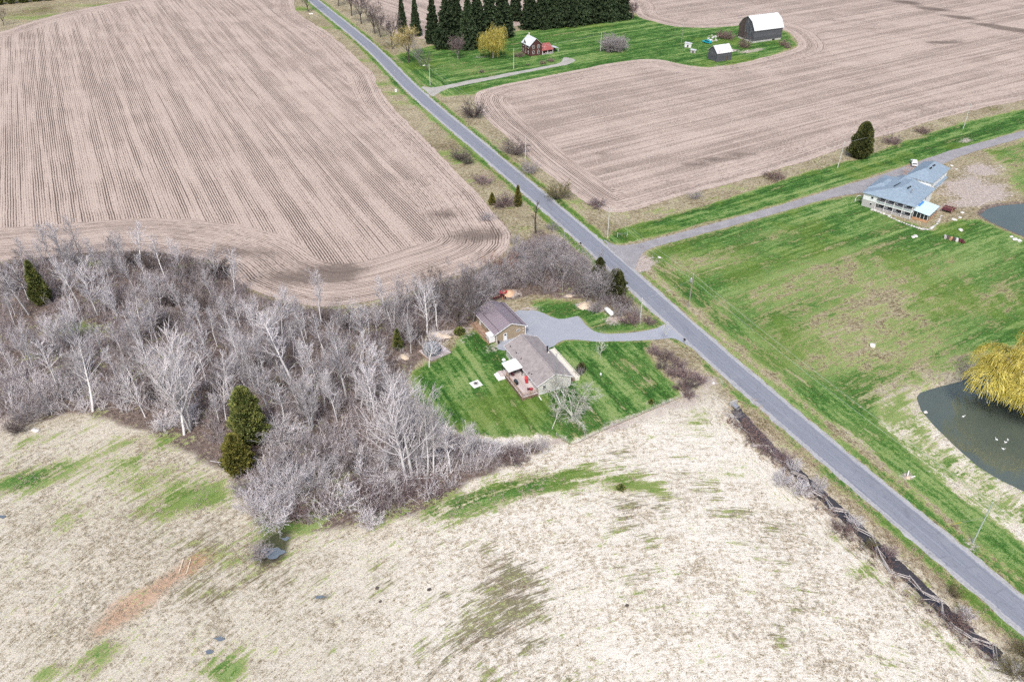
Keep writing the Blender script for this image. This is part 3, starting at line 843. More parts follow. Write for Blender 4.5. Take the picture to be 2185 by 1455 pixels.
def spreading(seed, h=12., width=10., trunk=.28, r=.24, nb=6, twig=.024, curl=.14, tw=5, droop=.0):
    P = Plant(seed); rg = P.rg
    J = P.limb(0, np.array([0, 0, -.15]), _nv(np.array([rg.normal(0, .05), rg.normal(0, .05), 1])), h * trunk, r, 4, .05, .03, .75)
    top, td, tr, _ = J[-1]
    for i in range(nb):
        az = 2 * math.pi * (i + rg.uniform(-.3, .3)) / nb
        el = rg.uniform(.6, 1.25)
        d = _nv(np.array([math.cos(az) * width / h, math.sin(az) * width / h, el * 1.6]))
        L = h * (1 - trunk) * rg.uniform(.8, 1.05)
        a = P.limb(0, P.at(J, rg.uniform(.75, 1))[0], d, L, tr * .62, 6, curl * .7, .05, .2)
        for j in range(9):
            t = rg.uniform(.25, 1)
            p, ad, ar = P.at(a, t)
            b = P.limb(1, p, P.side(ad, R(rg.uniform(25, 60))), L * rg.uniform(.22, .5) * (1.15 - .5 * t), max(twig * 1.3, ar * .55), 4, curl, .07 - droop, .35)
            for k in range(tw):
                q, bd, br = P.at(b, rg.uniform(.2, 1))
                c = P.limb(2, q, P.side(bd, R(rg.uniform(22, 55))), L * rg.uniform(.10, .22), twig, 2, curl, .05 - droop, .6)
                for n in range(3):
                    z, cd, _ = P.at(c, rg.uniform(.2, 1))
                    P.limb(3, z, P.side(cd, R(rg.uniform(20, 50))), L * rg.uniform(.06, .13), twig * .75, 1, .1, .05 - droop * 1.5, .6)
    return P

def shrub(seed, h=3.2, w=4.0, n=34, twig=.02, tw=4):
    P = Plant(seed); rg = P.rg
    for i in range(n):
        az = rg.uniform(0, 6.28); q = math.sqrt(rg.random())
        d = _nv(np.array([math.cos(az) * q * w / h, math.sin(az) * q * w / h, 1.1]))
        a = P.limb(0, np.array([math.cos(az) * q * w * .08, math.sin(az) * q * w * .08, -.1]), d, h * rg.uniform(.7, 1.12) * (1.05 - .12 * q), twig * 1.8, 4, .12, .02, .45)
        for j in range(tw):
            p, ad, ar = P.at(a, rg.uniform(.22, 1))
            b = P.limb(1, p, P.side(ad, R(rg.uniform(20, 55))), h * rg.uniform(.2, .42), twig, 3, .16, .03, .6)
            for k in range(4):
                z, bd, _ = P.at(b, rg.uniform(.15, 1))
                P.limb(2, z, P.side(bd, R(rg.uniform(20, 60))), h * rg.uniform(.08, .2), twig * .75, 1, .1, .02, .6)
    return P

PROTO = {}
def proto(key, plant, mt, mw, trunk_levels=(0,), sides=(6, 3)):
    segs0 = sum((plant.S.get(l, []) for l in trunk_levels), [])
    segs1 = sum((v for l, v in plant.S.items() if l not in trunk_levels), [])
    allz = max(s[5] for s in segs0 + segs1)
    PROTO[key] = (seg_mesh(key + '_stem', segs0, sides[0], mt), seg_mesh(key + '_twigs', segs1, sides[1], mw), allz)

for i in range(6): proto('poplar%d' % i, poplar(100 + i, spread=[.9, 1.1, .75, 1.25, 1.0, .85][i], low=[.30, .22, .42, .25, .36, .5][i]), M_PALE, M_PALETWIG)
for i in range(2): proto('clump%d' % i, poplar(120 + i, stems=4, nb=18, low=.22, r=.2), M_PALE, M_PALETWIG)
for i in range(3): proto('greytree%d' % i, poplar(130 + i, spread=1.15, low=.2, nb=26, r=.2, stems=1 + (i == 1)), M_GREY, M_GREYTWIG)
for i in range(3): proto('maple%d' % i, spreading(140 + i, nb=6), M_DARK, M_DARKTWIG)
for i in range(3): proto('fartree%d' % i, spreading(145 + i, h=14, width=9, nb=6, r=.34, twig=.05), M_DARK, M_DARKTWIG)
for i in range(2): proto('hedgetree%d' % i, spreading(150 + i, h=10, width=8, trunk=.2, nb=6, r=.18, curl=.2, tw=6), M_GREY, M_GREYTWIG)
proto('redtree', spreading(155, h=9, width=8, trunk=.18, nb=6, r=.16, curl=.16, tw=6), M_GREY, M_REDTWIG)
proto('budtree', spreading(156, h=14, width=9, trunk=.32, nb=8, r=.3, curl=.15, tw=10, twig=.05), M_DARK, M_BUD)
proto('fruittree', spreading(157, h=8, width=11, trunk=.14, nb=6, r=.26, curl=.22, tw=6, droop=.12, twig=.028), M_FRUIT, M_FRUIT)
proto('sapling', poplar(158, h=6, spread=1.5, low=.3, nb=14, r=.07, twig=.022), M_FRUIT, M_FRUIT)
proto('vasetree', spreading(159, h=10, width=6, trunk=.2, nb=9, r=.22, curl=.06, tw=7, twig=.034), M_GREY, M_PURPLE)
proto('snag', poplar(160, h=12, spread=.55, low=.35, nb=14, r=.34, twig=.04, tw=.5), M_DARK, M_DARK)
for i in range(3): proto('greyshrub%d' % i, shrub(170 + i), M_GREYTWIG, M_GREYTWIG, sides=(3, 3))
for i in range(2): proto('darkshrub%d' % i, shrub(175 + i, n=46, tw=5), M_DARKTWIG, M_DARKTWIG, sides=(3, 3))
for i in range(2): proto('paleshrub%d' % i, shrub(180 + i, n=40, tw=5), M_PALETWIG, M_PALETWIG, sides=(3, 3))
for i in range(2): proto('purpleshrub%d' % i, shrub(185 + i, h=2.4, w=4.5, n=46, tw=5), M_CANE, M_PURPLE, sides=(3, 3))
proto('oliveshrub', shrub(190, n=44, tw=5), M_DARKTWIG, M_OLIVE, sides=(3, 3))
proto('redshrub', shrub(191, h=2.2, n=40, tw=5), M_CANE, M_CANE, sides=(3, 3))
proto('roundbush', shrub(192, h=5, w=7.5, n=150, tw=6, twig=.04), M_GREYTWIG, M_GREYTWIG, sides=(3, 3))

rnd = random.Random(77)
CLEAR = [G(538, 940), G(512, 1003), G(92, 648), G(531, 975)]
def plant(key, px, py, h, label, cat='tree', group=None, name='bare_tree', tilt=None, wscale=1.0, rz=None, parts=('trunk', 'crown'), z=0.0):
    t, w, hz = PROTO[key]
    X, Y = G(px, py)
    s = h / hz
    o = thing(name, label, cat, (X, Y, z), 0, group)
    tl = tilt if tilt is not None else (rnd.gauss(0, .035), rnd.gauss(0, .035))
    o.rotation_euler = (tl[0], tl[1], rz if rz is not None else rnd.uniform(0, 6.28))
    o.scale = (s * wscale, s * wscale, s)
    link(parts[0], t, o); link(parts[1], w, o)
    return o

# ------------------------------------------------------------------ conifers, willows
def sprays(seed, n, shape, size, mat, name, up=.2, droop=0.0):
    """thousands of leaf-sized triangles fanned in small sprays through a crown volume"""
    rg = np.random.default_rng(seed)
    P, D = shape(rg, n)
    m = len(P)
    D = D / (np.linalg.norm(D, axis=1, keepdims=True) + 1e-9)
    V, F = [], []
    for k in range(3):
        d = D + rg.normal(0, .45, (m, 3)); d[:, 2] += up - droop
        d /= np.linalg.norm(d, axis=1, keepdims=True)
        s = np.cross(d, rg.normal(0, 1, (m, 3))); s /= np.linalg.norm(s, axis=1, keepdims=True)
        L = size * rg.uniform(.6, 1.3, (m, 1))
        b = len(V) * 0
        tri = np.stack([P - s * L * .28, P + s * L * .28, P + d * L + s * L * .1, P + d * L - s * L * .1], 1)
        V.append(tri.reshape(-1, 3))
    V = np.vstack(V)
    F = np.arange(len(V)).reshape(-1, 4)
    return mesh_np(name, V, F, mat)

def spruce_shape(h, w, lift=.06):
    def f(rg, n):
        P, D = [], []
        tiers = 24
        for i in range(tiers):
            t = (i + .5) / tiers
            nbr = int(5 + 9 * (1 - t))
            for b in range(nbr):
                az = 2 * math.pi * (b + rg.random()) / nbr
                L = w * (1 - t) ** .8 * rg.uniform(.5, 1.15) + .2
                k = max(3, int(n / (tiers * 9) * (.5 + L / w)))
                r = L * np.sqrt(rg.random(k)) * .98
                zz = h * (lift + (1 - lift) * t) - .10 * r - .05 * r * r / max(L, .3) + rg.normal(0, .1, k)
                a2 = az + rg.normal(0, .12, k)
                P.append(np.stack([r * np.cos(a2), r * np.sin(a2), zz], 1))
                D.append(np.stack([np.cos(a2), np.sin(a2), np.full(k, -.35)], 1))
        return np.vstack(P), np.vstack(D)
    return f
def cone_shape(h, w, p=.8, lump=.3, seed=0):
    def f(rg, n):
        K = np.random.default_rng(seed)
        t = rg.random(n) ** .8
        az = rg.uniform(0, 2 * math.pi, n)
        prof = np.minimum(1, .45 + t * 3) * (1 - t) ** p
        lob = 1 + lump * (np.sin(az * 5 + t * 9 + K.uniform(0, 6)) * .35 + np.sin(az * 3 - t * 16 + K.uniform(0, 6)) * .35 + np.sin(az * 9 + t * 30) * .3)
        r = w * prof * lob * np.sqrt(rg.uniform(.35, 1, n))
        P = np.stack([r * np.cos(az), r * np.sin(az), h * t], 1)
        return P, np.stack([np.cos(az), np.sin(az), np.full(n, .7)], 1)
    return f

SPR = []
for i in range(3):
    tb = MB(); tb.tube([(0, 0, -.2), (0, 0, 10), (0, 0, 19.6)], [.3, .18, .03], 6)
    SPR.append((tb.mesh('spruce_trunk', M_DARK), sprays(200 + i, 5200, spruce_shape(20, [6.0, 5.2, 6.8][i]), 1.0, M_SPRUCE, 'spruce_crown', up=0., droop=.1)))
def spruce(px, py, h, label, group='spruces behind the farmhouse', w=1.0, i=None):
    X, Y = G(px, py)
    o = thing('spruce_tree', label, 'tree', (X, Y, 0), rnd.uniform(0, 6.28), group)
    s = h / 20.; o.scale = (s * w, s * w, s)
    a, b = SPR[rnd.randrange(3) if i is None else i]
    link('trunk', a, o); link('crown', b, o)
    return o
def conifer(px, py, h, w, label, mat, seed, p=.8, n=4500, size=.4, lump=.3, name='cedar_tree', group=None):
    X, Y = G(px, py)
    o = thing(name, label, 'tree', (X, Y, 0), 0, group)
    tb = MB(); tb.tube([(0, 0, -.2), (0, 0, h * .5), (0, 0, h * .93)], [.16 * h / 8, .1 * h / 8, .02], 6)
    tb.build('trunk', M_DARK, o)
    link('crown', sprays(seed, n, cone_shape(h, w, p, lump, seed), size, mat, 'crown', up=.3), o)
    return o

def willow(seed, h, w, n, label, px, py, lobes=9, strand=(.25, .55), thick=.035, gap=None, loc=None):
    rg = np.random.default_rng(seed)
    P = Plant(seed)
    J = P.limb(0, np.array([0, 0, -.2]), np.array([0, 0, 1.]), h * .28, .5 * h / 14, 3, .05, 0, .8)
    S = []
    for i in range(lobes):
        az = 2 * math.pi * (i + rg.uniform(-.25, .25)) / lobes
        q = rg.uniform(.55, 1.0) if i % 3 else rg.uniform(.15, .4)
        a = P.limb(0, J[-1][0], _nv(np.array([math.cos(az) * q * w / h * 1.9, math.sin(az) * q * w / h * 1.9, 1.25])), h * rg.uniform(.66, .82), .2 * h / 14, 6, .08, -.05 * q, .25)
        for j in range(10):
            p, ad, ar = P.at(a, rg.uniform(.35, 1))
            b = P.limb(1, p, P.side(ad, R(rg.uniform(30, 70))), h * rg.uniform(.14, .3), .05 * h / 14, 4, .12, .0, .4)
            k = max(2, int(n / (lobes * 10)))
            for _ in range(k):
                z, bd, _r = P.at(b, rg.uniform(.1, 1))
                z = z + rg.normal(0, .3, 3)
                L = h * rg.uniform(*strand)
                L = min(L, max(.5, z[2] - .3))
                o = _nv(np.array([bd[0], bd[1], .5])) * .5 + rg.normal(0, .16, 3)
                d = _nv(o); q0 = z
                ns = 5
                for s in range(ns):
                    d = _nv(d * .55 + np.array([rg.normal(0, .07), rg.normal(0, .07), -.75]))
                    q1 = q0 + d * (L / ns)
                    S.append((*q0, *q1, thick, thick * .8))
                    q0 = q1
    # outer curtains: strands falling from the shoulders of several overlapping domes
    for i in range(lobes + 4):
        az = 2 * math.pi * i / (lobes + 4) + rg.uniform(-.2, .2)
        q = rg.uniform(.45, .8) if i % 4 else .1
        c0 = np.array([math.cos(az) * w * q, math.sin(az) * w * q, h * (rg.uniform(.42, .62) if q > .2 else .68)])
        rr = w * rg.uniform(.26, .4); hz_ = h * rg.uniform(.14, .24)
        for _ in range(int(n * .12)):
            a2 = rg.uniform(0, 6.28); e = math.acos(rg.uniform(.0, 1.0))
            z = c0 + np.array([math.cos(a2) * math.sin(e) * rr, math.sin(a2) * math.sin(e) * rr, math.cos(e) * hz_ + rg.normal(0, .15)])
            if z[2] < .6: continue
            L = min(h * rg.uniform(.10, .26), z[2] - .3)
            d = _nv(np.array([math.cos(a2) * .6, math.sin(a2) * .6, .35]) + rg.normal(0, .2, 3)); q0 = z
            for s in range(4):
                d = _nv(d * .6 + np.array([rg.normal(0, .08), rg.normal(0, .08), -.5]))
                q1 = q0 + d * (L / 4); S.append((*q0, *q1, thick, thick * .75)); q0 = q1
    X, Y = loc or G(px, py)
    o = thing('willow_tree', label, 'tree', (X, Y, 0), 0)
    link('trunk', seg_mesh('trunk', P.S[0], 7, M_GREY), o)
    link('branch_tangle', seg_mesh('branch_tangle', P.S[1], 3, M_DARKTWIG), o)
    link('crown', seg_mesh('crown', S, 3, M_WILLOW), o)
    return o

# ------------------------------------------------------------------ the wood
ORD = ['first', 'second', 'third', 'fourth', 'fifth', 'sixth', 'seventh', 'eighth', 'ninth', 'tenth', 'eleventh', 'twelfth', 'thirteenth', 'fourteenth', 'fifteenth', 'sixteenth', 'seventeenth', 'eighteenth', 'nineteenth', 'twentieth']
ORD += ['twenty-' + o for o in ORD[:9]] + ['thirtieth'] + ['thirty-' + o for o in ORD[:9]] + ['fortieth'] + ['forty-' + o for o in ORD[:9]] + ['fiftieth'] + ['fifty-' + o for o in ORD[:9]]
big = [(407, 918, 700), (393, 927, 770), (198, 877, 715), (423, 862, 737), (493, 859, 752), (627, 823, 645), (536, 820, 685), (563, 812, 709), (604, 798, 655), (68, 784, 680), (171, 787, 685), (222, 759, 687),
       (264, 762, 682), (307, 766, 709), (225, 666, 598), (250, 677, 605), (297, 680, 609), (327, 669, 578), (240, 582, 525), (161, 612, 553), (454, 641, 568), (411, 695, 648), (454, 705, 662), (32, 673, 605),
       (739, 850, 680), (826, 832, 712), (662, 760, 666), (694, 841, 741), (880, 1018, 818), (866, 1027, 820), (912, 1014, 822), (925, 1009, 858), (962, 1005, 895), (930, 682, 603), (839, 700, 603), (803, 714, 640),
       (553, 787, 668), (522, 814, 712), (845, 960, 830), (900, 985, 850), (940, 990, 870), (985, 1000, 905), (1010, 985, 905), (180, 830, 745), (310, 890, 790), (350, 850, 745), (460, 800, 690), (640, 880, 760), (720, 900, 780), (770, 870, 735)]
rw = random.Random(4)
pts = [(x, y, t) for x, y, t in big]
WOODPX = [(20, 575), (250, 548), (400, 560), (490, 600), (520, 640), (640, 680), (760, 685), (860, 660), (960, 640), (940, 700), (880, 770), (850, 800), (860, 850), (900, 910), (1000, 960), (960, 1000), (870, 1050), (760, 1080), (600, 1080), (520, 980), (450, 900), (300, 860), (200, 840), (20, 870)]
tries = 0
while len(pts) < 225 and tries < 6000:
    tries += 1
    x, y = rw.uniform(0, 1000), rw.uniform(550, 1080)
    if not inside(np.array([[x, y]]), WOODPX)[0]: continue
    if x < 150 and 690 < y < 790 and rw.random() < .75: continue
    if y > 1000 and rw.random() < .6: continue
    if min((x - a) ** 2 / 1. + (y - b) ** 2 * 1.6 for a, b, _ in pts) < 13 ** 2: continue
    if 485 < x < 575 and 890 < y < 1060 or 70 < x < 120 and 630 < y < 700: continue
    hh = rw.uniform(6.5, 16.5)
    if y > 925 and x < 850:
        if rw.random() < .5: continue
        hh = rw.uniform(4, 7.5)
    elif y > 960: hh = rw.uniform(6, 11)
    pts.append((x, y, -hh))
def band(y):
    return 0 if y < 660 else 1 if y < 740 else 2 if y < 815 else 3 if y < 900 else 4
BN = ['row against the ploughed field', 'second row behind the ploughed field', 'middle row of the wood', 'row towards the pale meadow', 'row along the pale meadow']
bands = {}
for p in pts: bands.setdefault(band(p[1]), []).append(p)
for bi, L in sorted(bands.items()):
    L.sort()
    for i, (x, y, t) in enumerate(L):
        h = -t if t < 0 else tree_height(x, y, t)
        tall = 'tall' if h > 17 else 'slender' if h > 12 else 'short'
        if t < 0 and rw.random() < .28:
            key, col = 'greytree%d' % rw.randrange(3), 'grey'
        else:
            key, col = ('clump%d' % rw.randrange(2) if rw.random() < .14 else 'poplar%d' % rw.randrange(6)), 'pale'
        plant(key, x, y, h, '%s %s bare tree, %s from the left in the %s' % (tall, col, ORD[i], BN[bi]), group='bare trees of the wood', wscale=rw.uniform(.85, 1.2), tilt=(rw.gauss(0, .06), rw.gauss(0, .06)))

# leaning and fallen trees
for i, (x, y, h, tl, rz, lb) in enumerate([
        (930, 1022, 15, 1.38, R(-78), 'fallen pale tree pointing out across the meadow below the wood'),
        (962, 1010, 15, 1.50, R(-166), 'fallen pale trunk lying towards the house lawn along the wood edge'),
        (745, 965, 14, 1.45, R(60), 'fallen pale trunk lying across the middle of the front thicket'),
        (330, 900, 10, 1.52, R(100), 'fallen bleached branch lying on the grass before the wood'),
        (860, 1000, 13, .75, R(75), 'pale tree leaning far over to the left above the front thicket'),
        (820, 940, 12, .9, R(100), 'broken pale tree leaning into the thicket beside the lawn'),
        (640, 1000, 10, 1.3, R(-40), 'uprooted pale tree lying in the wet thicket'),
        (450, 985, 8, 1.42, R(70), 'fallen grey branch on the meadow left of the thicket')]):
    plant('poplar%d' % (i % 6), x, y, h, lb, group='fallen and leaning trees', name='fallen_tree' if tl > 1.2 else 'leaning_tree', tilt=(tl, 0), rz=rz, z=.25, wscale=.8)

# shrubs and thickets that stand out singly
SH = [('paleshrub0', 590, 1120, 5.5, 'bushy pale shrub at the very tip of the thicket'), ('paleshrub1', 545, 1085, 5.5, 'pale grey shrub on the left side of the thicket tip'), ('paleshrub0', 620, 1060, 6.5, 'wide pale shrub in the middle of the front thicket'),
      ('paleshrub1', 680, 1030, 6, 'pale shrub above the wet hollow in the thicket'), ('greyshrub0', 560, 1190, 4.5, 'grey shrub standing beside the puddle below the wood'), ('greyshrub1', 610, 1000, 5.5, 'grey shrub right of the yellow-green cedars'),
      ('paleshrub0', 575, 1025, 4, 'round pale shrub in front of the yellow-green cedars'), ('greyshrub2', 520, 1050, 4.5, 'grey shrub at the outer left corner of the thicket'), ('paleshrub1', 740, 1075, 5.5, 'pale shrub on the meadow edge of the thicket'),
      ('purpleshrub0', 800, 1080, 5, 'purple-brown shrub at the lower edge of the thicket'), ('purpleshrub1', 850, 1060, 5, 'purple-brown shrub left of the fallen pale tree'), ('purpleshrub0', 780, 1050, 5.5, 'dark purple shrub in the heart of the front thicket'),
      ('paleshrub1', 790, 1120, 4, 'pale shrub lowest on the dry meadow edge'), ('greyshrub0', 650, 960, 5.5, 'round grey shrub beside the fallen trunk'), ('paleshrub0', 600, 940, 6, 'weeping pale shrub right of the dark cedar'),
      ('greyshrub1', 720, 1000, 6, 'grey shrub over the small pool in the thicket'), ('greyshrub2', 110, 880, 7, 'wide blue-grey shrub at the left meadow edge of the wood'), ('greyshrub0', 60, 895, 6, 'blue-grey shrub beside the pale stones'), ('darkshrub0', 40, 920, 4, 'low dark shrub at the lower left end of the wood'),
      ('greyshrub1', 140, 850, 6, 'blue-grey shrub behind the wide one at the left end'), ('paleshrub1', 355, 915, 5, 'pale spreading shrub left of the tallest poplar'), ('paleshrub0', 400, 905, 5, 'pale shrub under the tallest poplar'), ('darkshrub0', 270, 850, 5, 'dark shrub behind the bleached fallen branch'),
      ('darkshrub1', 330, 850, 5.5, 'dark shrub left of the tallest poplar'), ('greyshrub2', 1150, 960, 3.6, 'grey shrub heap at the lower corner of the house lawn'), ('purpleshrub1', 1095, 985, 3.8, 'purplish shrub at the right end of the thicket'), ('paleshrub0', 1050, 975, 4, 'pale shrub below the curved edge of the house lawn'),
      ('darkshrub1', 470, 590, 7, 'dark rounded thicket tree at the field bend'), ('darkshrub0', 395, 590, 7, 'dark twiggy shrub against the ploughed field'), ('darkshrub1', 330, 575, 7, 'dark twiggy shrub at the back of the wood'), ('darkshrub0', 290, 565, 6, 'dark shrub on the far edge of the wood'),
      ('darkshrub1', 430, 660, 6.5, 'dark shrub in the shaded back of the wood'), ('darkshrub0', 370, 650, 7, 'largest dark shrub in the shaded back of the wood'), ('greyshrub0', 480, 720, 6, 'grey shrub before the dark thicket'), ('oliveshrub', 590, 830, 3.5, 'olive-green low shrub among the tall poplars'), ('darkshrub1', 350, 700, 6, 'dark brushy shrub left of the grey one in the wood'),
      ('purpleshrub1', 700, 1085, 4.5, 'purple-brown shrub under the pale ones at the thicket front'), ('purpleshrub0', 640, 1100, 4, 'purple-brown shrub beside the tip of the thicket'), ('darkshrub1', 760, 1000, 4.5, 'dark shrub in the gap of the front thicket'), ('darkshrub0', 690, 975, 4.5, 'dark shrub behind the uprooted pale tree'), ('purpleshrub1', 920, 1050, 4, 'purple-brown shrub right of the fallen pale tree'), ('darkshrub0', 690, 690, 5, 'dark shrub at the wood edge by the field curve'), ('darkshrub1', 740, 700, 5, 'dark shrub right of the field curve'), ('darkshrub0', 880, 720, 5.5, 'dark shrub behind the grey dome')]
for k, x, y, h, lb in SH:
    plant(k, x, y, h, lb, 'shrub', 'shrubs of the wood', 'shrub', (0, 0), rnd.uniform(.95, 1.2), parts=('stems', 'twigs'))
plant('maple0', 75, 637, 15, 'dark bare tree left of the green conifer by the field', group='bare trees of the wood')
plant('maple1', 12, 640, 11, 'dark bare tree at the left picture edge by the field', group='bare trees of the wood')
conifer(92, 648, 12.5, 2.9, 'dark green pointed conifer at the back left of the wood', M_CEDARG, 301, .75, 5000, .42)
conifer(538, 940, 13.5, 3.6, 'tall olive-green cedar standing in the front thicket', M_CEDARG, 302, .42, 8000, .5, .4)
conifer(512, 1003, 9.0, 3.0, 'yellow-green cedar at the meadow side of the thicket', M_CEDARY, 303, .45, 6000, .45, .4)
conifer(850, 745, 5.6, 1.4, 'small dark conifer beside the wood and the grey dome', M_CEDARG, 304, .8, 2500, .32)

# hedge-like belt of trees behind the garage and along the road
BELT = [(980, 705, 569, 'maple0', 'tall forked tree left of the garage'), (960, 690, 590, 'greytree0', 'grey tree left of the tall forked one'), (1010, 690, 590, 'hedgetree0', 'crooked grey tree touching the garage corner'),
        (1020, 655, 560, 'hedgetree1', 'crooked tree behind the garage roof'), (1050, 640, 560, 'greytree1', 'grey tree behind the red machine'), (1085, 615, 545, 'hedgetree0', 'grey tree above the sawdust heap'),
        (1120, 610, 540, 'hedgetree1', 'crooked grey tree right of the sawdust heap'), (1160, 630, 520, 'greytree2', 'tall dark-stemmed tree at the lawn edge'), (1150, 600, 515, 'hedgetree0', 'bushy grey tree in the middle of the tree belt'),
        (1190, 600, 505, 'hedgetree1', 'bushy grey tree near the road bend of the belt'), (1215, 590, 515, 'greytree0', 'grey tree in the belt close to the road'), (1245, 600, 530, 'hedgetree0', 'grey tree next to the mailbox verge'),
        (1250, 645, 560, 'hedgetree1', 'thick grey tree over the sand heap'), (1285, 650, 565, 'hedgetree0', 'grey tree beside the propane tank thicket'), (1200, 625, 530, 'greytree2', 'slender tree over the pale stone'), (1235, 632, 540, 'greytree1', 'twin-stemmed tree left of the sand heap'),
        (1080, 590, 535, 'redtree', 'reddish budding tree at the field end'), (1050, 580, 540, 'redtree', 'smaller reddish tree left of the budding one'), (1120, 565, 500, 'hedgetree1', 'grey tree at the point of the field'), (1165, 560, 490, 'hedgetree0', 'grey tree crowding the road verge'),
        (1195, 560, 500, 'hedgetree1', 'lilac-grey tree crowding the roadside'), (905, 665, 590, 'hedgetree0', 'dark grey tree behind the wooden platform'), (890, 650, 575, 'poplar2', 'pale thin tree at the field corner of the belt'), (930, 640, 560, 'maple2', 'dark forked tree standing against the field'), (870, 680, 605, 'poplar4', 'pale tree at the right end of the wood'),
        (985, 640, 560, 'hedgetree0', 'tangled tree between field and garage'), (1035, 610, 545, 'hedgetree1', 'tangled tree behind the red machine by the field'), (1000, 615, 560, 'greytree0', 'thin grey tree at the field margin')]
for x, y, t, k, lb in BELT:
    plant(k, x, y, tree_height(x, y, t), lb, group='tree belt behind the garage', wscale=rnd.uniform(.9, 1.15))
for x, y, h, k, lb in [(1320, 672, 4.5, 'greyshrub0', 'grey shrub behind the propane tank'), (1345, 690, 3.8, 'purpleshrub0', 'purplish shrub left of the driveway pole'), (1355, 672, 4, 'greyshrub1', 'grey shrub on the bank above the propane tank'), (1300, 645, 5, 'greyshrub2', 'grey shrub under the round olive tree'),
                       (1385, 690, 2.4, 'purpleshrub1', 'low reddish shrub near the driveway mouth'), (1275, 665, 4.5, 'greyshrub1', 'grey shrub right of the sand heap'), (1180, 545, 3.5, 'greyshrub0', 'grey scrub along the road verge'), (1130, 530, 3.5, 'purpleshrub0', 'purple scrub below the dead snag'), (1100, 520, 3.0, 'greyshrub2', 'grey scrub at the tip of the ploughed field'),
                       (1330, 655, 4.5, 'darkshrub0', 'dark shrub on the road bank')]:
    plant(k, x, y, h, lb, 'shrub', 'shrubs by the driveway', 'shrub', (0, 0), 1.1, parts=('stems', 'twigs'))
conifer(1312, 630, 7.5, 3.1, 'round-topped olive cedar overhanging the road edge', M_CEDAR, 305, .38, 4500, .38, .3)
conifer(1277, 614, 9.0, 2.5, 'tall olive cedar left of the round-topped one', M_CEDAR, 306, .6, 3500, .38, .5)

# scrub beside the driveway mouth: a bank of brambles one can tell apart as bushes
for i, (x, y, h, lb) in enumerate([(1395, 752, 2.3, 'bramble bush nearest the driveway'), (1420, 765, 2.6, 'bramble bush next to the driveway end'), (1412, 785, 2.4, 'bramble bush on the lawn side of the bank'), (1445, 780, 2.6, 'bramble bush behind the mailbox'), (1440, 800, 2.6, 'bramble bush in the middle of the bank'),
                                   (1465, 805, 2.8, 'dark bramble bush facing the road'), (1475, 825, 2.6, 'dark bramble bush near the pale boulder'), (1455, 830, 2.4, 'bramble bush at the lawn corner'), (1495, 815, 2.2, 'bramble bush at the road end of the bank'), (1470, 845, 1.8, 'low pinkish bramble at the lower end of the bank')]):
    plant(['purpleshrub0', 'purpleshrub1', 'darkshrub0', 'purpleshrub0'][i % 4], x, y, h, lb, 'bush', 'brambles beside the driveway', 'bramble_bush', (0, 0), 1.35, parts=('canes', 'twigs'))

# garden trees
plant('fruittree', 1222, 897, tree_height(1222, 897, 806), 'pale gnarled fruit tree on the lawn before the house gable', 'tree', None, 'fruit_tree', (0, 0), 1.0)
plant('sapling', 1280, 768, 5.0, 'young bare sapling alone on the front lawn', 'tree', None, 'sapling', (0, 0), 1.2)
plant('sapling', 1178, 915, 8.5, 'thin pale tree left of the gnarled fruit tree', 'tree', None, 'sapling', (0, .08), 1.2)
plant('greyshrub1', 1238, 800, 3.2, 'pale grey bush at the front corner of the bungalow', 'bush', None, 'bush', (0, 0), .9, parts=('stems', 'twigs'))
plant('poplar3', 916, 783, tree_height(916, 783, 690), 'slim pale tree on the lawn in front of the grey dome', group=None, wscale=1.3)
plant('sapling', 1417, 728, 6.5, 'thin bare sapling at the driveway edge by the brambles', 'tree', None, 'sapling', (0, 0), .7)
conifer(1240, 792, 2.2, 1.1, 'small round evergreen bush at the corner of the bungalow', M_CEDAR, 307, .4, 1200, .25, .3, 'evergreen_bush')
conifer(1389, 860, .95, .6, 'tiny dark evergreen bush on the lawn by the wire fence', M_CEDARG, 308, .4, 500, .2, .3, 'evergreen_bush')
conifer(981, 712, 1.6, 1.5, 'low green bush under the tall forked tree', M_CEDARG, 309, .35, 1200, .25, .3, 'evergreen_bush')

# roadside
for k, x, y, h, lb, ws in [('darkshrub0', 1010, 250, 7.2, 'large dark grey bush by the field corner', 1.1), ('darkshrub1', 1100, 330, 5.5, 'dark bush at the field edge halfway along the road', 1.25), ('greyshrub0', 1132, 370, 5.2, 'grey bush just below the dark one at the field edge', 1.1),
                           ('oliveshrub', 1192, 424, 5.6, 'olive-grey rounded bush near the lane corner', 1.0), ('darkshrub0', 985, 341, 4.6, 'dark bush on the verge between field and road', 1.2), ('purpleshrub0', 1077, 440, 4.2, 'purplish bush between two small conifers', 1.1),
                           ('greyshrub1', 1485, 425, 3.2, 'lone grey bush at the edge of the cross field', 1.2), ('redshrub', 1652, 381, 2.6, 'dark red bush at the edge of the cross field', 1.6), ('purpleshrub1', 1903, 306, 3.2, 'purplish bush by the field beyond the cedar', 1.2),
                           ('redshrub', 1968, 284, 2.4, 'low reddish bush left of the lane pole', 1.3), ('greyshrub2', 1040, 470, 2.6, 'low grey scrub on the bank by the snag', 1.6), ('greyshrub0', 1180, 490, 2.6, 'low grey scrub at the road edge', 1.4), ('purpleshrub1', 1030, 390, 2.4, 'low brown scrub above the small conifers', 1.7), ('darkshrub1', 1000, 350, 2.2, 'small dark shrub joined to the verge bush', 1.4),
                           ('purpleshrub0', 1275, 440, 2.4, 'brown scrub at the rounded field corner', 1.5)]:
    plant(k, x, y, h * 1.22, lb, 'bush', 'bushes along the road and lane', 'bush', (0, 0), ws * 1.12, parts=('stems', 'twigs'))
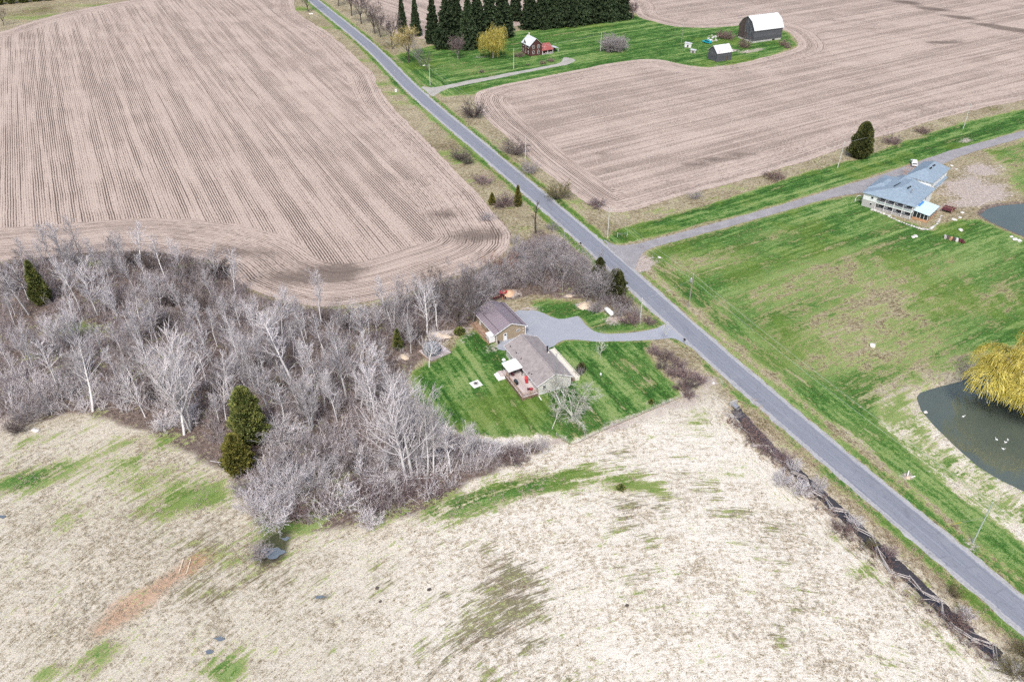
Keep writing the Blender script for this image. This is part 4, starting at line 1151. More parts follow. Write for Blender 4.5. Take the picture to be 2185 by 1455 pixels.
conifer(1105, 440, 7.0, 1.5, 'taller of two small green conifers beside the road', M_CEDARY, 310, .85, 2600, .32)
conifer(1050, 437, 4.0, 1.3, 'shorter of two small green conifers beside the road', M_CEDARY, 311, .8, 1800, .3)
plant('snag', 1143, 497, tree_height(1143, 497, 424), 'dead black snag with broken limbs beside the road', 'tree', None, 'dead_tree', (0, .03))
conifer(1832, 336, 13.0, 4.4, 'big dark cedar standing alone beside the lane', M_CEDAR, 312, .42, 12000, .45, .25)

# farm
SPL = [(860, 72, 17, .62, 'thin spruce at the road end of the row'), (888, 77, 18, .62, 'second thin spruce from the road'), (925, 92, 21, .72, 'spruce right of the gap in the row'), (957, 100, 23, .95, 'broad spruce left of the willow'), (975, 96, 23, .9, 'dark spruce tucked behind the bare lawn tree'), (1000, 104, 22, .8, 'spruce directly left of the yellow willow'),
       (1018, 88, 22, .95, 'spruce behind the yellow willow'), (1045, 82, 23, .95, 'tall spruce above the yellow willow'), (1072, 80, 23, 1.0, 'spruce at the right end of the first row'), (1130, 62, 20, 1.0, 'first spruce of the far row'), (1158, 60, 22, .9, 'second spruce of the far row'), (1185, 58, 22, .95, 'third spruce of the far row'), (1212, 56, 22, .9, 'fourth spruce of the far row'),
       (1240, 52, 22, .95, 'fifth spruce of the far row'), (1268, 48, 22, .9, 'sixth spruce of the far row'), (1295, 44, 22, .95, 'seventh spruce of the far row'), (1322, 40, 21, .95, 'last spruce of the far row by the field'), (1100, 45, 19, .8, 'spruce far back in the gap between rows')]
for x, y, h, w, lb in SPL: spruce(x, y, h * 1.12, lb, w=w * .95)
willow(320, 14.5, 5.6, 900, 'yellow weeping willow left of the brick farmhouse', 1052, 124, 8, (.25, .6), .05)
willow(321, 14.0, 11.0, 3600, 'huge golden weeping willow overhanging the pond', 0, 0, 13, (.16, .36), .045, loc=(110.5, 135.0))
plant('vasetree', 977, 127, 12.5, 'bare vase-shaped tree on the farm lawn left of the willow', 'tree', None, 'bare_tree', (0, 0))
plant('budtree', 872, 135, tree_height(872, 135, 50), 'budding yellowish tree at the farm corner by the road', 'tree', None, 'budding_tree', (0, 0))
plant('greytree1', 897, 142, 17, 'twin grey tree right of the budding yellowish one', group='roadside trees by the farm')
plant('maple1', 910, 150, 9, 'low grey tree near the farm street light', group='roadside trees by the farm')
for x, y, h, lb in [(837, 105, 16, 'bare roadside tree nearest the budding tree'), (800, 73, 15, 'bare roadside tree fifth from the top'), (812, 80, 13, 'thin bare roadside tree right of the fifth'), (771, 52, 16, 'bare roadside tree third from the top'), (750, 34, 16, 'bare roadside tree second from the top'), (722, 14, 14, 'bare roadside tree at the top beyond the road'), (658, 26, 12, 'bare tree alone on the field side of the road')]:
    plant('fartree%d' % rnd.randrange(3), x, y, h * 1.2, lb, group='roadside trees by the farm', wscale=.85)
plant('roundbush', 1310, 109, 9.5, 'big round grey bush on the farm lawn', 'bush', None, 'round_bush', (0, 0), 1.1, parts=('stems', 'twigs'))
plant('vasetree', 1350, 41, 11, 'bare tree at the end of the far spruce row', 'tree', None, 'bare_tree', (0, 0), .8)
for k, x, y, h, lb, w in [('redshrub', 1552, 84, 5, 'brown thicket against the left side of the barn', 1.2), ('redshrub', 1540, 80, 4.5, 'brown thicket left of the barn beside the rubble', 1.2), ('redshrub', 1588, 102, 6, 'brown creeper bush climbing the barn gable', .8), ('redshrub', 1672, 97, 3.2, 'brown bush at the right corner of the barn', 1.4), ('redshrub', 1680, 103, 2.2, 'low brown bush at the grass tip by the barn', 1.3),
                          ('redshrub', 1108, 122, 3.4, 'dark red bush at the left wall of the farmhouse', 1.1), ('redshrub', 1158, 137, 2.2, 'small brown bush by the farm track', 1.2), ('redshrub', 1175, 132, 2.2, 'small brown bush nearer the farm porch', 1.2), ('darkshrub0', 1028, 156, 2.2, 'small dark shrub on the farm lawn', 1.2), ('redshrub', 1126, 140, 1.2, 'tiny brown bush below the farmhouse', 1.0)]:
    plant(k, x, y, h, lb, 'bush', 'bushes around the farm', 'bush', (0, 0), w, parts=('stems', 'twigs'))
for i in range(9):
    conifer(-30 + i * 27, 13 - i * 2.4, 6 + (i * 37 % 5) * .5, 3.2, '%s clipped evergreen from the left in the far corner hedge' % ORD[i], M_CEDARG, 330 + i, .35, 900, .9, .3, 'evergreen_tree', 'evergreens in the far left corner')
plant('maple2', 8, 55, 12, 'bare tree at the far left corner by the track', 'tree', None, 'bare_tree')

# along the ditch
for k, x, y, h, lb, w in [('paleshrub0', 1668, 1032, 3.0, 'silvery round bush left of the ditch', 1.15), ('paleshrub1', 1706, 1052, 3.4, 'largest silvery bush beside the ditch', 1.15), ('paleshrub0', 1745, 1045, 3.0, 'silvery bush hanging over the ditch water', 1.0), ('paleshrub1', 1695, 1000, 2.6, 'silvery bush on the road side of the ditch head', 1.2),
                          ('redshrub', 1590, 915, 2.4, 'reddish bush at the top of the ditch', 1.4), ('redshrub', 1615, 940, 2.4, 'reddish bush inside the first fence corner', 1.4), ('purpleshrub0', 1640, 965, 2.4, 'purplish bush behind the rail fence', 1.3), ('purpleshrub1', 1670, 980, 2.4, 'purplish bush under the silvery ones', 1.2), ('paleshrub0', 1825, 1120, 2.2, 'pale bush across the rail fence', 1.1),
                          ('redshrub', 1800, 1135, 2.0, 'dark red bush on the meadow side of the fence', 1.4), ('oliveshrub', 1858, 1165, 1.8, 'small olive bush between fence and ditch', 1.1), ('purpleshrub0', 1895, 1180, 1.8, 'low purplish bush beside the ditch water', 1.4), ('oliveshrub', 2035, 1270, 2.4, 'olive bush over the lower ditch', 1.0), ('redshrub', 2045, 1330, 2.2, 'brown bush inside the lower fence corner', 1.4), ('paleshrub1', 2060, 1315, 2.0, 'pale bush leaning over the lower ditch', 1.3),
                          ('oliveshrub', 2165, 1440, 3.4, 'olive bush in the bottom right corner', 1.4), ('oliveshrub', 2190, 1400, 3.0, 'olive bush at the right picture edge by the road', 1.3), ('greyshrub0', 1572, 890, 1.8, 'small grey bush at the culvert mouth', 1.2)]:
    plant(k, x, y, h, lb, 'bush', 'bushes along the ditch', 'bush', (0, 0), w, parts=('stems', 'twigs'))
for x, y, h, lb in [(1325, 1045, 1.2, 'small green weed clump in the meadow below the lawn')]:
    conifer(x, y, h, .9, lb, M_CEDARG, 350, .4, 300, .25, .3, 'weed_clump')

# ------------------------------------------------------------------ uncountable growth: undergrowth, rushes, meadow tufts
def scatter_segs(templates, spots, name, mat, seed):
    rg = np.random.default_rng(seed)
    out = []
    for (x, y, s) in spots:
        if any((x - cx_) ** 2 + ((y - cy_) * .7) ** 2 < 9 or (abs(x - cx_) < 2.6 and 0 < cy_ - y < 9) for cx_, cy_ in CLEAR): continue
        T = templates[rg.integers(len(templates))]
        a = rg.uniform(0, 6.28); c, sn = math.cos(a), math.sin(a)
        A = T.copy()
        for o in (0, 3):
            X_, Y_ = A[:, o].copy(), A[:, o + 1].copy()
            A[:, o], A[:, o + 1], A[:, o + 2] = (X_ * c - Y_ * sn) * s + x, (X_ * sn + Y_ * c) * s + y, A[:, o + 2] * s
        out.append(A)
    me = seg_mesh(name, np.vstack(out), 3, mat)
    return link(name, me)
def tmpl(seed, **k):
    P = shrub(seed, **k); return np.array(sum(P.S.values(), []))
def brush(seed):
    P = Plant(seed); rg = P.rg
    for i in range(8):
        az = rg.uniform(0, 6.28); q = rg.uniform(.2, 1.1)
        a = P.limb(0, np.array([rg.normal(0, .4), rg.normal(0, .4), -.1]), _nv(np.array([math.cos(az) * q, math.sin(az) * q, 1])), rg.uniform(1.6, 3.4), .04, 3, .14, .02, .5)
        for j in range(2):
            p, d, r = P.at(a, rg.uniform(.25, .9))
            b = P.limb(1, p, P.side(d, R(rg.uniform(20, 50))), rg.uniform(.7, 1.5), .028, 2, .14, .03, .6)
            for k in range(2):
                z, bd, _ = P.at(b, rg.uniform(.2, 1))
                P.limb(2, z, P.side(bd, R(rg.uniform(20, 50))), rg.uniform(.4, .9), .022, 1, .1, .02, .5)
    return np.array(sum(P.S.values(), []))
T_UN = [brush(400 + i) for i in range(6)]
rg = np.random.default_rng(12)
def fill(polypx, n, s0, s1):
    Pw = GP(polypx); A = np.array(Pw); lo, hi = A.min(0), A.max(0); out = []
    while len(out) < n:
        c = rg.uniform(lo, hi, (n, 2)); c = c[inside(c, Pw)]
        out += [(x, y, rg.uniform(s0, s1)) for x, y in c]
    return out[:n]
UP = [(-60, 575), (60, 555), (250, 540), (400, 548), (490, 580), (520, 615), (640, 662), (760, 665), (860, 645), (960, 605), (1060, 570), (1140, 520), (1200, 520), (1320, 620), (1350, 665), (1270, 645), (1150, 625), (1080, 615), (1040, 640), (1000, 690), (940, 700), (870, 740), (850, 770), (862, 850), (930, 925), (1060, 958), (1160, 955), (1080, 990), (1000, 1020), (900, 1080), (780, 1120), (560, 1120), (490, 1010), (440, 920), (300, 870), (200, 860), (60, 890), (-60, 905)]
o = scatter_segs(T_UN, fill(UP, 1700, .55, 1.45), 'undergrowth', M_UNDER, 1)
tag(o, 'grey-purple tangle of bare undergrowth filling the wood floor', 'undergrowth', kind='stuff')
PT = [(560, 960), (660, 920), (800, 900), (870, 860), (930, 925), (1060, 955), (1170, 955), (1090, 990), (1000, 1020), (900, 1075), (780, 1115), (640, 1115), (560, 1110), (500, 1020)]
o = scatter_segs(T_UN, fill(PT, 210, .5, 1.6) + fill([(20, 800), (200, 820), (330, 840), (430, 900), (300, 880), (120, 890), (0, 905)], 90, .7, 1.5), 'thicket_brush', M_PALETWIG, 6)
tag(o, 'pale silvery brush of the thicket along the meadow', 'undergrowth', kind='stuff')
T_TU = []
for i in range(4):
    P = Plant(420 + i)
    for k in range(9):
        az = P.rg.uniform(0, 6.28); q = P.rg.uniform(.2, 1)
        P.limb(0, np.array([math.cos(az) * .1, math.sin(az) * .1, 0]), _nv(np.array([math.cos(az) * q, math.sin(az) * q, 1])), P.rg.uniform(.3, .6), .022, 2, .25, -.12, .4)
    T_TU.append(np.array(P.S[0]))
M_STRAW = bark('dry_stalks', (.36, .30, .21), (.56, .50, .41), .3)
M_REED = bark('dry_reeds', (.33, .25, .17), (.47, .38, .29), .3)
dsp = []
for x, y in DITCHC[::1]:
    for _ in range(9):
        off = rg.choice([-1, 1]) * rg.uniform(1.9, 4.8)
        dsp.append((x + .902 * off + rg.normal(0, .4), y + .431 * off + rg.normal(0, .4), rg.uniform(.9, 1.9)))
o = scatter_segs(T_UN, [(x - .902 * o_ , y - .431 * o_, rg.uniform(.22, .55)) for x, y in DITCHC[2::1] for o_ in rg.normal(3.0, .9, 1)], 'ditch_brush', M_CANE, 7)
tag(o, 'reddish-brown dead brush tangled along the ditch bank', 'undergrowth', kind='stuff')
o = scatter_segs(T_TU, dsp, 'ditch_reeds', M_REED, 2)
tag(o, 'dry tan reeds and tall grass lining the ditch', 'reeds', kind='stuff')
MEADOW = [(-20, 960), (300, 935), (480, 1020), (560, 1140), (770, 1140), (900, 1110), (1010, 1040), (1180, 965), (1450, 870), (1540, 880), (1700, 1060), (1900, 1260), (2120, 1440), (2200, 1490), (-60, 1490)]
mt = fill(MEADOW, 16000, .4, 1.0)
_q = np.array([(a, b) for a, b, c in mt]); _k = vnoise(_q, .06, 91) * .6 + vnoise(_q, .4, 92) * .5
mt = [m_ for m_, k_ in zip(mt, _k) if k_ > .58]
o = scatter_segs(T_TU, mt, 'meadow_grass', M_STRAW, 3)
tag(o, 'dry pale grass tufts covering the near meadow', 'grass', kind='stuff')
# ------------------------------------------------------------------ buildings: materials
def siding(name, col, pitch=.2, vertical=False, vary=.08, rough=.7):
    m = Mat(name, rough, .3)
    w = m.n('ShaderNodeTexWave'); w.wave_type = 'BANDS'; w.bands_direction = 'X' if vertical else 'Z'; w.wave_profile = 'SAW'
    w.inputs['Scale'].default_value = 1 / pitch / 3.18
    v = m.obj()
    m.l(v, w.inputs['Vector'])
    n = m.noise(1.2, 3, v)
    f = m.math('MULTIPLY_ADD', n, 2 * vary, 1 - vary)
    m.bump(w.outputs['Fac'], .02, .6)
    return m.done(m.mix(1.0, col, m.comb(f, f, f), 'MULTIPLY'))
def shingles(name, a, b, stain=(.1, .09, .08)):
    m = Mat(name, .9, .15)
    v = m.obj()
    n = m.noise(1.2, 3, v); n2 = m.noise(9., 2, v); n3 = m.noise(.35, 2, v)
    r = m.noise(1.0, 2, m.mapv(v, (5, 5, 16)))
    c = m.mix(m.sm(m.add(m.mul(n, .4), m.mul(n2, .35), m.mul(r, .35)), .4, .7), a, b)
    c = m.mix(m.mul(m.sm(n3, .5, .75), .4), c, stain)
    m.bump(r, .03, .5)
    return m.done(c)
def weathered(name, a, b, c=None, along='Z', scale=1.0):
    """boards silvered and streaked down the grain"""
    m = Mat(name, .9, .15)
    v = m.obj()
    sc = (7, 7, .35) if along == 'Z' else (.5, 6, 6) if along == 'X' else (6, .5, 6)
    g = m.noise(scale, 3, m.mapv(v, sc), .7); n = m.noise(.6, 2, v)
    col = m.mix(m.sm(m.add(m.mul(g, .9), m.mul(n, .3)), .42, .8), a, b)
    if c: col = m.mix(m.sm(m.add(m.mul(g, .5), m.mul(n, .8)), .72, .85), col, c)
    m.bump(g, .03, .6)
    return m.done(col)
def tin(name, a, rust, amount, ribs=0.0, rough=.45):
    m = Mat(name, rough, .4)
    v = m.obj()
    n = m.noise(.5, 4, v, .7); g = m.noise(1.0, 3, m.mapv(v, (3, .6, .6)), .7)
    col = m.mix(m.sm(m.add(m.mul(n, .6), m.mul(g, .6)), .92 - amount, 1.02 - amount), a, rust)
    return m.done(col)
M_GLASS = Mat('window_glass', .08, .6).done((.018, .022, .028))
M_WHITE = plain('white_trim', (.72, .72, .72), .6, .05)
M_CREAM = plain('cream_paint', (.60, .57, .50), .7, .07)
M_BUNGWALL = siding('pale_grey_siding', (.52, .51, .48), .2)
M_SKIRT = plain('skirting_panel', (.60, .60, .60), .7, .08)
M_BUNGROOF = shingles('pink_brown_shingles', (.215, .19, .186), (.335, .30, .292), (.175, .155, .152))
M_GARWALL = siding('tan_steel_siding', (.33, .265, .185), .23)
M_GARROOF = tin('brown_steel_roof', (.235, .198, .222), (.27, .235, .25), .2, rough=.34)
M_GARRIB = plain('brown_steel_rib', (.17, .145, .165), .4, .05)
M_CONC = plain('concrete', (.36, .35, .33), .9, .14, 2)
M_DECK = weathered('deck_boards', (.38, .31, .29), (.56, .50, .485), (.66, .62, .61), 'X')
M_RAIL = weathered('deck_rail_timber', (.24, .15, .10), (.40, .29, .22), None, 'X')
M_LATTICE = weathered('deck_skirt_timber', (.13, .085, .065), (.26, .19, .15))
M_METAL = plain('galvanised_metal', (.42, .43, .45), .4, .08, metal=.6)
M_BLACK = plain('black_iron', (.02, .02, .022), .5, .1)
M_HOUSEROOF = shingles('blue_grey_shingles', (.165, .22, .275), (.25, .315, .375), (.18, .23, .28))
M_HOUSEWALL = siding('white_siding', (.66, .69, .69), .18)
M_HOUSESTONE = plain('grey_stone_base', (.38, .37, .36), .9, .2, 3)
M_BRICK = None
def brick_mat():
    m = Mat('old_red_brick', .9, .15)
    v = m.obj()
    n = m.noise(1.2, 3, v); n2 = m.noise(12, 2, v)
    c = m.mix(m.sm(m.add(m.mul(n, .5), m.mul(n2, .5)), .38, .66), (.055, .026, .026), (.115, .05, .042))
    return m.done(c)
M_BRICK = brick_mat()
M_WHITETIN = tin('white_tin_roof', (.52, .55, .57), (.34, .33, .33), .22)
M_REDTIN = tin('rusted_red_tin', (.27, .075, .065), (.42, .28, .25), .28)
M_BARNTIN = tin('barn_tin_roof', (.55, .56, .565), (.26, .21, .19), .22)
M_SHEDTIN = tin('shed_tin_roof', (.52, .53, .54), (.33, .29, .28), .3)
M_BARN = weathered('barn_boards', (.045, .047, .055), (.145, .15, .165), (.20, .20, .21))
M_BARNBROWN = weathered('brown_barn_boards', (.05, .038, .034), (.125, .10, .092))
M_STONE = plain('field_stone', (.42, .41, .39), .9, .25, 2)
M_ROCK = plain('pale_rock', (.55, .53, .50), .9, .18, 2)
M_RED = plain('red_paint', (.42, .035, .045), .45, .1)
M_TEAL = plain('teal_cloth', (.03, .27, .24), .8, .15)
M_TURQ = plain('turquoise_paint', (.02, .34, .42), .35, .08)
M_BLUETARP = plain('blue_tarp', (.06, .22, .55), .5, .2)
M_CANVAS = plain('white_canvas', (.72, .71, .69), .8, .04)
M_GREYWOOD = weathered('silver_timber', (.28, .25, .235), (.54, .505, .48), None, 'X')
M_POLE = plain('pole_timber', (.25, .235, .205), .9, .2, 1.5)
M_POLEG = plain('green_treated_pole', (.30, .36, .30), .9, .15, 1.5)
M_POLEL = plain('pale_pole', (.46, .46, .42), .9, .12, 1.5)
M_WIRE = plain('line_wire', (.42, .44, .42), .5, .05)
M_TIRE = plain('tyre_rubber', (.025, .025, .025), .85, .1)
M_YELLOW = plain('yellow_plastic', (.62, .50, .03), .5, .05)
M_ORANGEWD = weathered('orange_timber', (.32, .17, .09), (.50, .31, .19), None, 'X')
M_SAND = gravel_material('sand_heap', (.40, .31, .22), (.55, .45, .34), (.66, .57, .46))
M_SAWD = gravel_material('sawdust_heap', (.42, .24, .14), (.58, .38, .25), (.66, .49, .37))
M_NET = plain('dome_netting', (.13, .145, .17), .7, .3, 2)

def gable_wall(W, L, he, hr, mat, par, z0=0., name='wall'):
    """closed wall body with gable ends, gable faces at y=0 and y=L"""
    mb = MB().prism([(0, z0), (W, z0), (W, he), (W / 2, hr), (0, he)], 0, L)
    return mb.build(name, mat, par)
def gable_roof(W, L, he, hr, oh, ogl, th, mat, par, name='roof_slope', lift=.01):
    """two separate slopes"""
    out = []
    sl = (hr - he) / (W / 2)
    for sgn in (0, 1):
        xe = -oh if sgn == 0 else W + oh
        ze = he - sl * oh
        xm = W / 2
        prof = [(xe, ze + lift), (xm, hr + lift), (xm, hr + th + lift), (xe, ze + th + lift)]
        if sgn: prof = prof[::-1]
        out.append(MB().prism(prof, -ogl, L + ogl).build(name, mat, par))
    return out
def window(par, face, a, z, w, h, mats=None, bars=(1, 1), off=.0):
    """face: ('y', y, sign) wall facing sign*y at plane y, position along x = a; or ('x', x, sign)"""
    ax, pl, sg = face
    fr = MB(); pn = MB(); t = .06
    def bx(mb, a0, a1, z0, z1, d0, d1):
        lo, hi = sorted((pl + sg * d0, pl + sg * d1))
        if ax == 'y': mb.box(a0, a1, lo, hi, z0, z1)
        else: mb.box(lo, hi, a0, a1, z0, z1)
    bx(fr, a, a + w, z, z + .09, .003, .07); bx(fr, a, a + w, z + h - .09, z + h, .003, .07)
    bx(fr, a, a + .09, z + .09, z + h - .09, .003, .065); bx(fr, a + w - .09, a + w, z + .09, z + h - .09, .003, .065)
    for i in range(1, bars[0] + 1 if bars[0] > 1 else 1): bx(fr, a + w * i / bars[0] - .03, a + w * i / bars[0] + .03, z + .09, z + h - .09, .003, .055) if i < bars[0] else None
    for i in range(1, bars[1]): bx(fr, a + .09, a + w - .09, z + h * i / bars[1] - .03, z + h * i / bars[1] + .03, .003, .058)
    bx(pn, a + .08, a + w - .08, z + .08, z + h - .08, .002, .03)
    o = fr.build('window', (mats or M_WHITE), par)
    pn.build('pane', M_GLASS, o)
    return o
def door(par, face, a, z, w, h, mat=None, lite=True):
    ax, pl, sg = face
    d, l_, k = MB(), MB(), MB()
    def bx(mb, a0, a1, z0, z1, d0, d1):
        lo, hi = sorted((pl + sg * d0, pl + sg * d1))
        if ax == 'y': mb.box(a0, a1, lo, hi, z0, z1)
        else: mb.box(lo, hi, a0, a1, z0, z1)
    bx(d, a, a + w, z, z + h, .003, .05)
    o = d.build('door', mat or M_WHITE, par)
    if lite:
        bx(l_, a + w * .2, a + w * .8, z + h * .68, z + h * .9, .045, .06); l_.build('pane', M_GLASS, o)
    bx(k, a + w * .85, a + w * .93, z + h * .45, z + h * .49, .045, .10); k.build('handle', M_METAL, o)
    return o

# ------------------------------------------------------------------ bungalow
A0 = R(25.4)
BU = thing('bungalow', 'low grey bungalow with pink-brown shingle roof in the middle of the lawn', 'house', (5.77, 138.72, 0), A0)
W_, L_, HE, HR = 8.1, 16.7, 2.85, 4.75
gable_wall(W_, L_, HE, HR, M_BUNGWALL, BU, .55)
MB().box(.04, W_ - .04, .04, L_ - .04, -.1, .55).build('foundation', M_SKIRT, BU)
rs = gable_roof(W_, L_, HE, HR, .45, .35, .14, M_BUNGROOF, BU)
cap = MB().bar((W_ / 2, -.37, HR + .17), (W_ / 2, L_ + .37, HR + .17), .34, .05).build('ridge_cap', M_BUNGROOF, BU)
sl = (HR - HE) / (W_ / 2)
for y in (-.36, L_ + .36):                                                  # barge boards
    for s in (0, 1):
        x0 = -.45 if s == 0 else W_ + .45
        MB().bar((x0, y, HE - sl * .45 + .08), (W_ / 2, y, HR + .08), .04, .2).build('fascia', M_WHITE, BU)
for s, x in ((0, -.47), (1, W_ + .47)):
    MB().bar((x, -.35, HE - sl * .45 + .06), (x, L_ + .35, HE - sl * .45 + .06), .08, .12).build('gutter', M_WHITE, BU)
for x in (.0, W_):
    MB().box(x - .07, x + .07, -.05, .02, .5, HE - .05).build('corner_board', M_WHITE, BU)
window(BU, ('y', 0., -1), 1.0, 1.25, 1.0, 1.25, bars=(1, 3))
for a in (2.4, 5.6):
    MB().box(a, a + .55, -.05, .0, .2, .42).build('skirt_vent', M_BLACK, BU)
for a, w, h, z in ((3.6, .8, 1.15, 1.25), (14.4, .7, .8, 1.7), (12.2, .45, .5, 1.9)):
    window(BU, ('x', 0., -1), a, z, w, h)
door(BU, ('x', 0., -1), 7.6, .95, 1.7, 2.0, M_GLASS, False)
for a in (3.0, 6.6, 10.5): window(BU, ('x', W_, 1), a, 1.2, 1.5, 1.2, bars=(2, 1))
door(BU, ('x', W_, 1), 8.7, .8, .95, 2.05)
def roof_z(x): return HE + sl * (x if x < W_ / 2 else W_ - x) + .14
for px, py in [(1089, 735), (1100, 746), (1102, 749), (1106.5, 751.5), (1112, 761.5), (1117, 769.5), (1129, 789.5), (1134.5, 793)]:
    X, Y = G(px, py, 3.9)
    q = Matrix.Rotation(-A0, 2) @ Vector((X - 5.77, Y - 138.72))
    z = roof_z(q.x)
    v = MB().tube([(q.x, q.y, z - .1), (q.x, q.y, z + .22)], .13, 7)
    v.build('roof_vent', M_METAL if rnd.random() < .4 else M_BLACK, BU)
MB().tube([(W_ - .9, 9.6, roof_z(W_ - .9) - .2), (W_ - .9, 9.6, roof_z(W_ - .9) + 1.5)], .16, 8).tube([(W_ - .9, 9.6, roof_z(W_ - .9) + 1.52), (W_ - .9, 9.6, roof_z(W_ - .9) + 1.68)], .23, 8).build('chimney_pipe', M_BLACK, BU)
MB().box(W_ - 1.3, W_ - .5, 9.2, 10.0, roof_z(W_ - .5) - .25, roof_z(W_ - .5) + .2).build('chimney_curb', M_CREAM, BU)
# front walkway along the eave, cream rail and low dark strip between
MB().box(W_ + 1.9, W_ + 3.0, 1.0, 13.6, -.1, .85).build('front_walk', M_CREAM, BU)
MB().box(W_ + 2.95, W_ + 3.07, 1.0, 13.6, .86, 1.2).build('walk_parapet', M_CREAM, BU)
MB().box(W_ + .02, W_ + 1.88, 1.2, 13.4, -.1, .2).build('dark_strip', M_LATTICE, BU)
MB().box(W_ + .02, W_ + 1.88, 7.9, 9.9, .21, .8).build('front_step', M_CREAM, BU)

# back deck
DK = thing('deck', 'raised timber deck with rails along the back of the bungalow', 'deck', (5.77, 138.72, 0), A0)
DZ = .95
bw = .1425
for i in range(77):
    y = -.3 + i * bw
    if y > 10.6: break
    if i == 0: dme = MB().box(-3.95, -.02, 0, bw - .012, DZ - .04, DZ).mesh('deck_board', M_DECK)
    link('deck_board', dme, DK, (0, y, 0))
MB().box(-3.9, -.06, -.26, -.2, .45, DZ - .05).build('rim_joist', M_LATTICE, DK)
MB().box(-3.93, -3.85, -.25, 10.6, .45, DZ - .05).build('rim_joist', M_LATTICE, DK)
pm = MB().box(-.05, .05, -.05, .05, 0, 2.0).mesh('post', M_RAIL)
for y in (-.22, 1.9, 4.0, 6.0, 8.3): link('post', pm, DK, (-3.88, y, -.05))
for x in (-2.0, -.15): link('post', pm, DK, (x, -.22, -.05))
for (a, b) in [((-3.88, -.22), (-3.88, 8.3)), ((-3.88, -.22), (-.15, -.22))]:
    for z, h in ((1.95, .09), (1.62, .06), (1.3, .06)):
        MB().bar((*a, z), (*b, z), .05 if z < 1.9 else .14, h).build('rail', M_RAIL, DK)
for i in range(3):
    x = -3.85 + i * 1.85
    MB().bar((x, -.28, .02), (min(x + .92, -.1), -.28, .62), .05, .09).build('brace', M_RAIL, DK)
    if x + 1.85 < .2: MB().bar((x + 1.85, -.28, .02), (x + .92, -.28, .62), .05, .09).build('brace', M_RAIL, DK)
for i in range(24):
    y = -.1 + i * .36
    MB().box(-3.98, -3.95, y, y + .2, 0, .88).build('skirt_board', M_LATTICE, DK)
ST = thing('deck_steps', 'wide pale wooden steps leading from the deck to the lawn', 'steps', (5.77, 138.72, 0), A0)
for i in range(3):
    MB().box(-5.75 + i * .42, -4.0, 8.55 + i * .22, 11.1 - i * .1, -.05 if i == 0 else .3 * i + .003, .3 * (i + 1)).build('step', M_CANVAS if i < 2 else M_DECK, ST)
CN = thing('deck_canopy', 'white flat canopy on posts over the far end of the deck', 'canopy', (5.77, 138.72, 0), A0)
MB().prism([(-3.95, 3.02), (-.45, 3.28), (-.45, 3.40), (-3.95, 3.14)], 6.8, 10.7).build('canopy_roof', M_CANVAS, CN)
MB().prism([(-3.97, 2.92), (-3.87, 2.92), (-3.87, 3.0), (-3.97, 3.0)], 6.8, 10.7).build('valance', M_WHITE, CN)
for x, y in ((-3.8, 6.95), (-3.8, 10.5), (-.6, 6.95), (-.6, 10.5)):
    MB().box(x - .05, x + .05, y - .05, y + .05, DZ + .01, 3.02).build('post', M_BLACK, CN)
def on_deck(px, py, z=DZ + .01): return (*G(px, py, z), z)
# patio furniture
BQ = thing('barbecue', 'black covered barbecue grill on the deck near the rail', 'grill', on_deck(1101, 820), A0 + R(90))
MB().box(-.62, .62, -.3, .3, .35, .85).build('cabinet', M_BLACK, BQ)
MB().prismx([(-.32, .86), (.32, .86), (.26, 1.12), (0, 1.24), (-.26, 1.12)], -.5, .5).build('lid', plain('grill_cover', (.03, .045, .05), .5), BQ)
for x in (-.5, .5):
    for y in (-.25, .25): MB().box(x - .03, x + .03, y - .03, y + .03, 0, .34).build('leg', M_BLACK, BQ)
MB().bar((-.4, -.36, .98), (.4, -.36, .98), .03).build('handle', M_METAL, BQ)
LG = thing('lounge_chair', 'red reclining lounge chair on the deck against the house', 'chair', on_deck(1123, 814), A0 + R(72))
MB().box(-.9, .35, -.32, .32, .3, .38).build('seat', M_RED, LG)
MB().bar((.35, 0, .36), (.95, 0, .85), .64, .07).build('backrest', M_RED, LG)
for x in (-.8, .3):
    for y in (-.28, .28): MB().box(x - .03, x + .03, y - .03, y + .03, 0, .3).build('leg', M_METAL, LG)
for y in (-.35, .35): MB().box(-.3, .4, y - .03, y + .03, .52, .57).build('armrest', M_RED, LG)
def deck_chair(px, py, rz, label, mat):
    c = thing('deck_chair', label, 'chair', on_deck(px, py), rz, 'chairs on the deck')
    MB().box(-.3, .3, -.3, .3, .36, .44).build('seat', mat, c)
    MB().bar((0, .28, .42), (0, .5, 1.0), .6, .06).build('backrest', mat, c)
    for x in (-.26, .26):
        for y in (-.26, .26): MB().box(x - .03, x + .03, y - .03, y + .03, 0, .36).build('leg', mat, c)
        MB().box(x - .05, x + .05, -.3, .34, .58, .63).build('armrest', mat, c)
M_DKRED = plain('dark_wicker', (.10, .03, .035), .8)
deck_chair(1133, 833, A0 + R(200), 'red deck chair at the open end of the deck', M_RED)
deck_chair(1128, 832.5, A0 + R(150), 'dark red deck chair left of the red one', M_DKRED)
deck_chair(1094, 802, A0 + R(30), 'dark wicker chair under the near edge of the canopy', M_DKRED)
deck_chair(1098, 795, A0 + R(160), 'black chair deep under the canopy', M_BLACK)
UM = thing('garden_umbrella', 'folded pale and teal garden umbrella beside the canopy', 'umbrella', (*G(1075, 790), 0), 0)
MB().tube([(0, 0, 0), (0, 0, 3.2)], .03, 6).build('pole', M_METAL, UM)
MB().tube([(0, 0, 1.5), (0, 0, 1.9), (0, 0, 2.5), (0, 0, 3.1)], [.16, .42, .26, .05], 8).build('canopy', M_TEAL, UM)
MB().tube([(0, 0, 3.0), (0, 0, 3.15), (0, 0, 3.4)], [.5, .38, .05], 8).build('cap', M_CANVAS, UM)
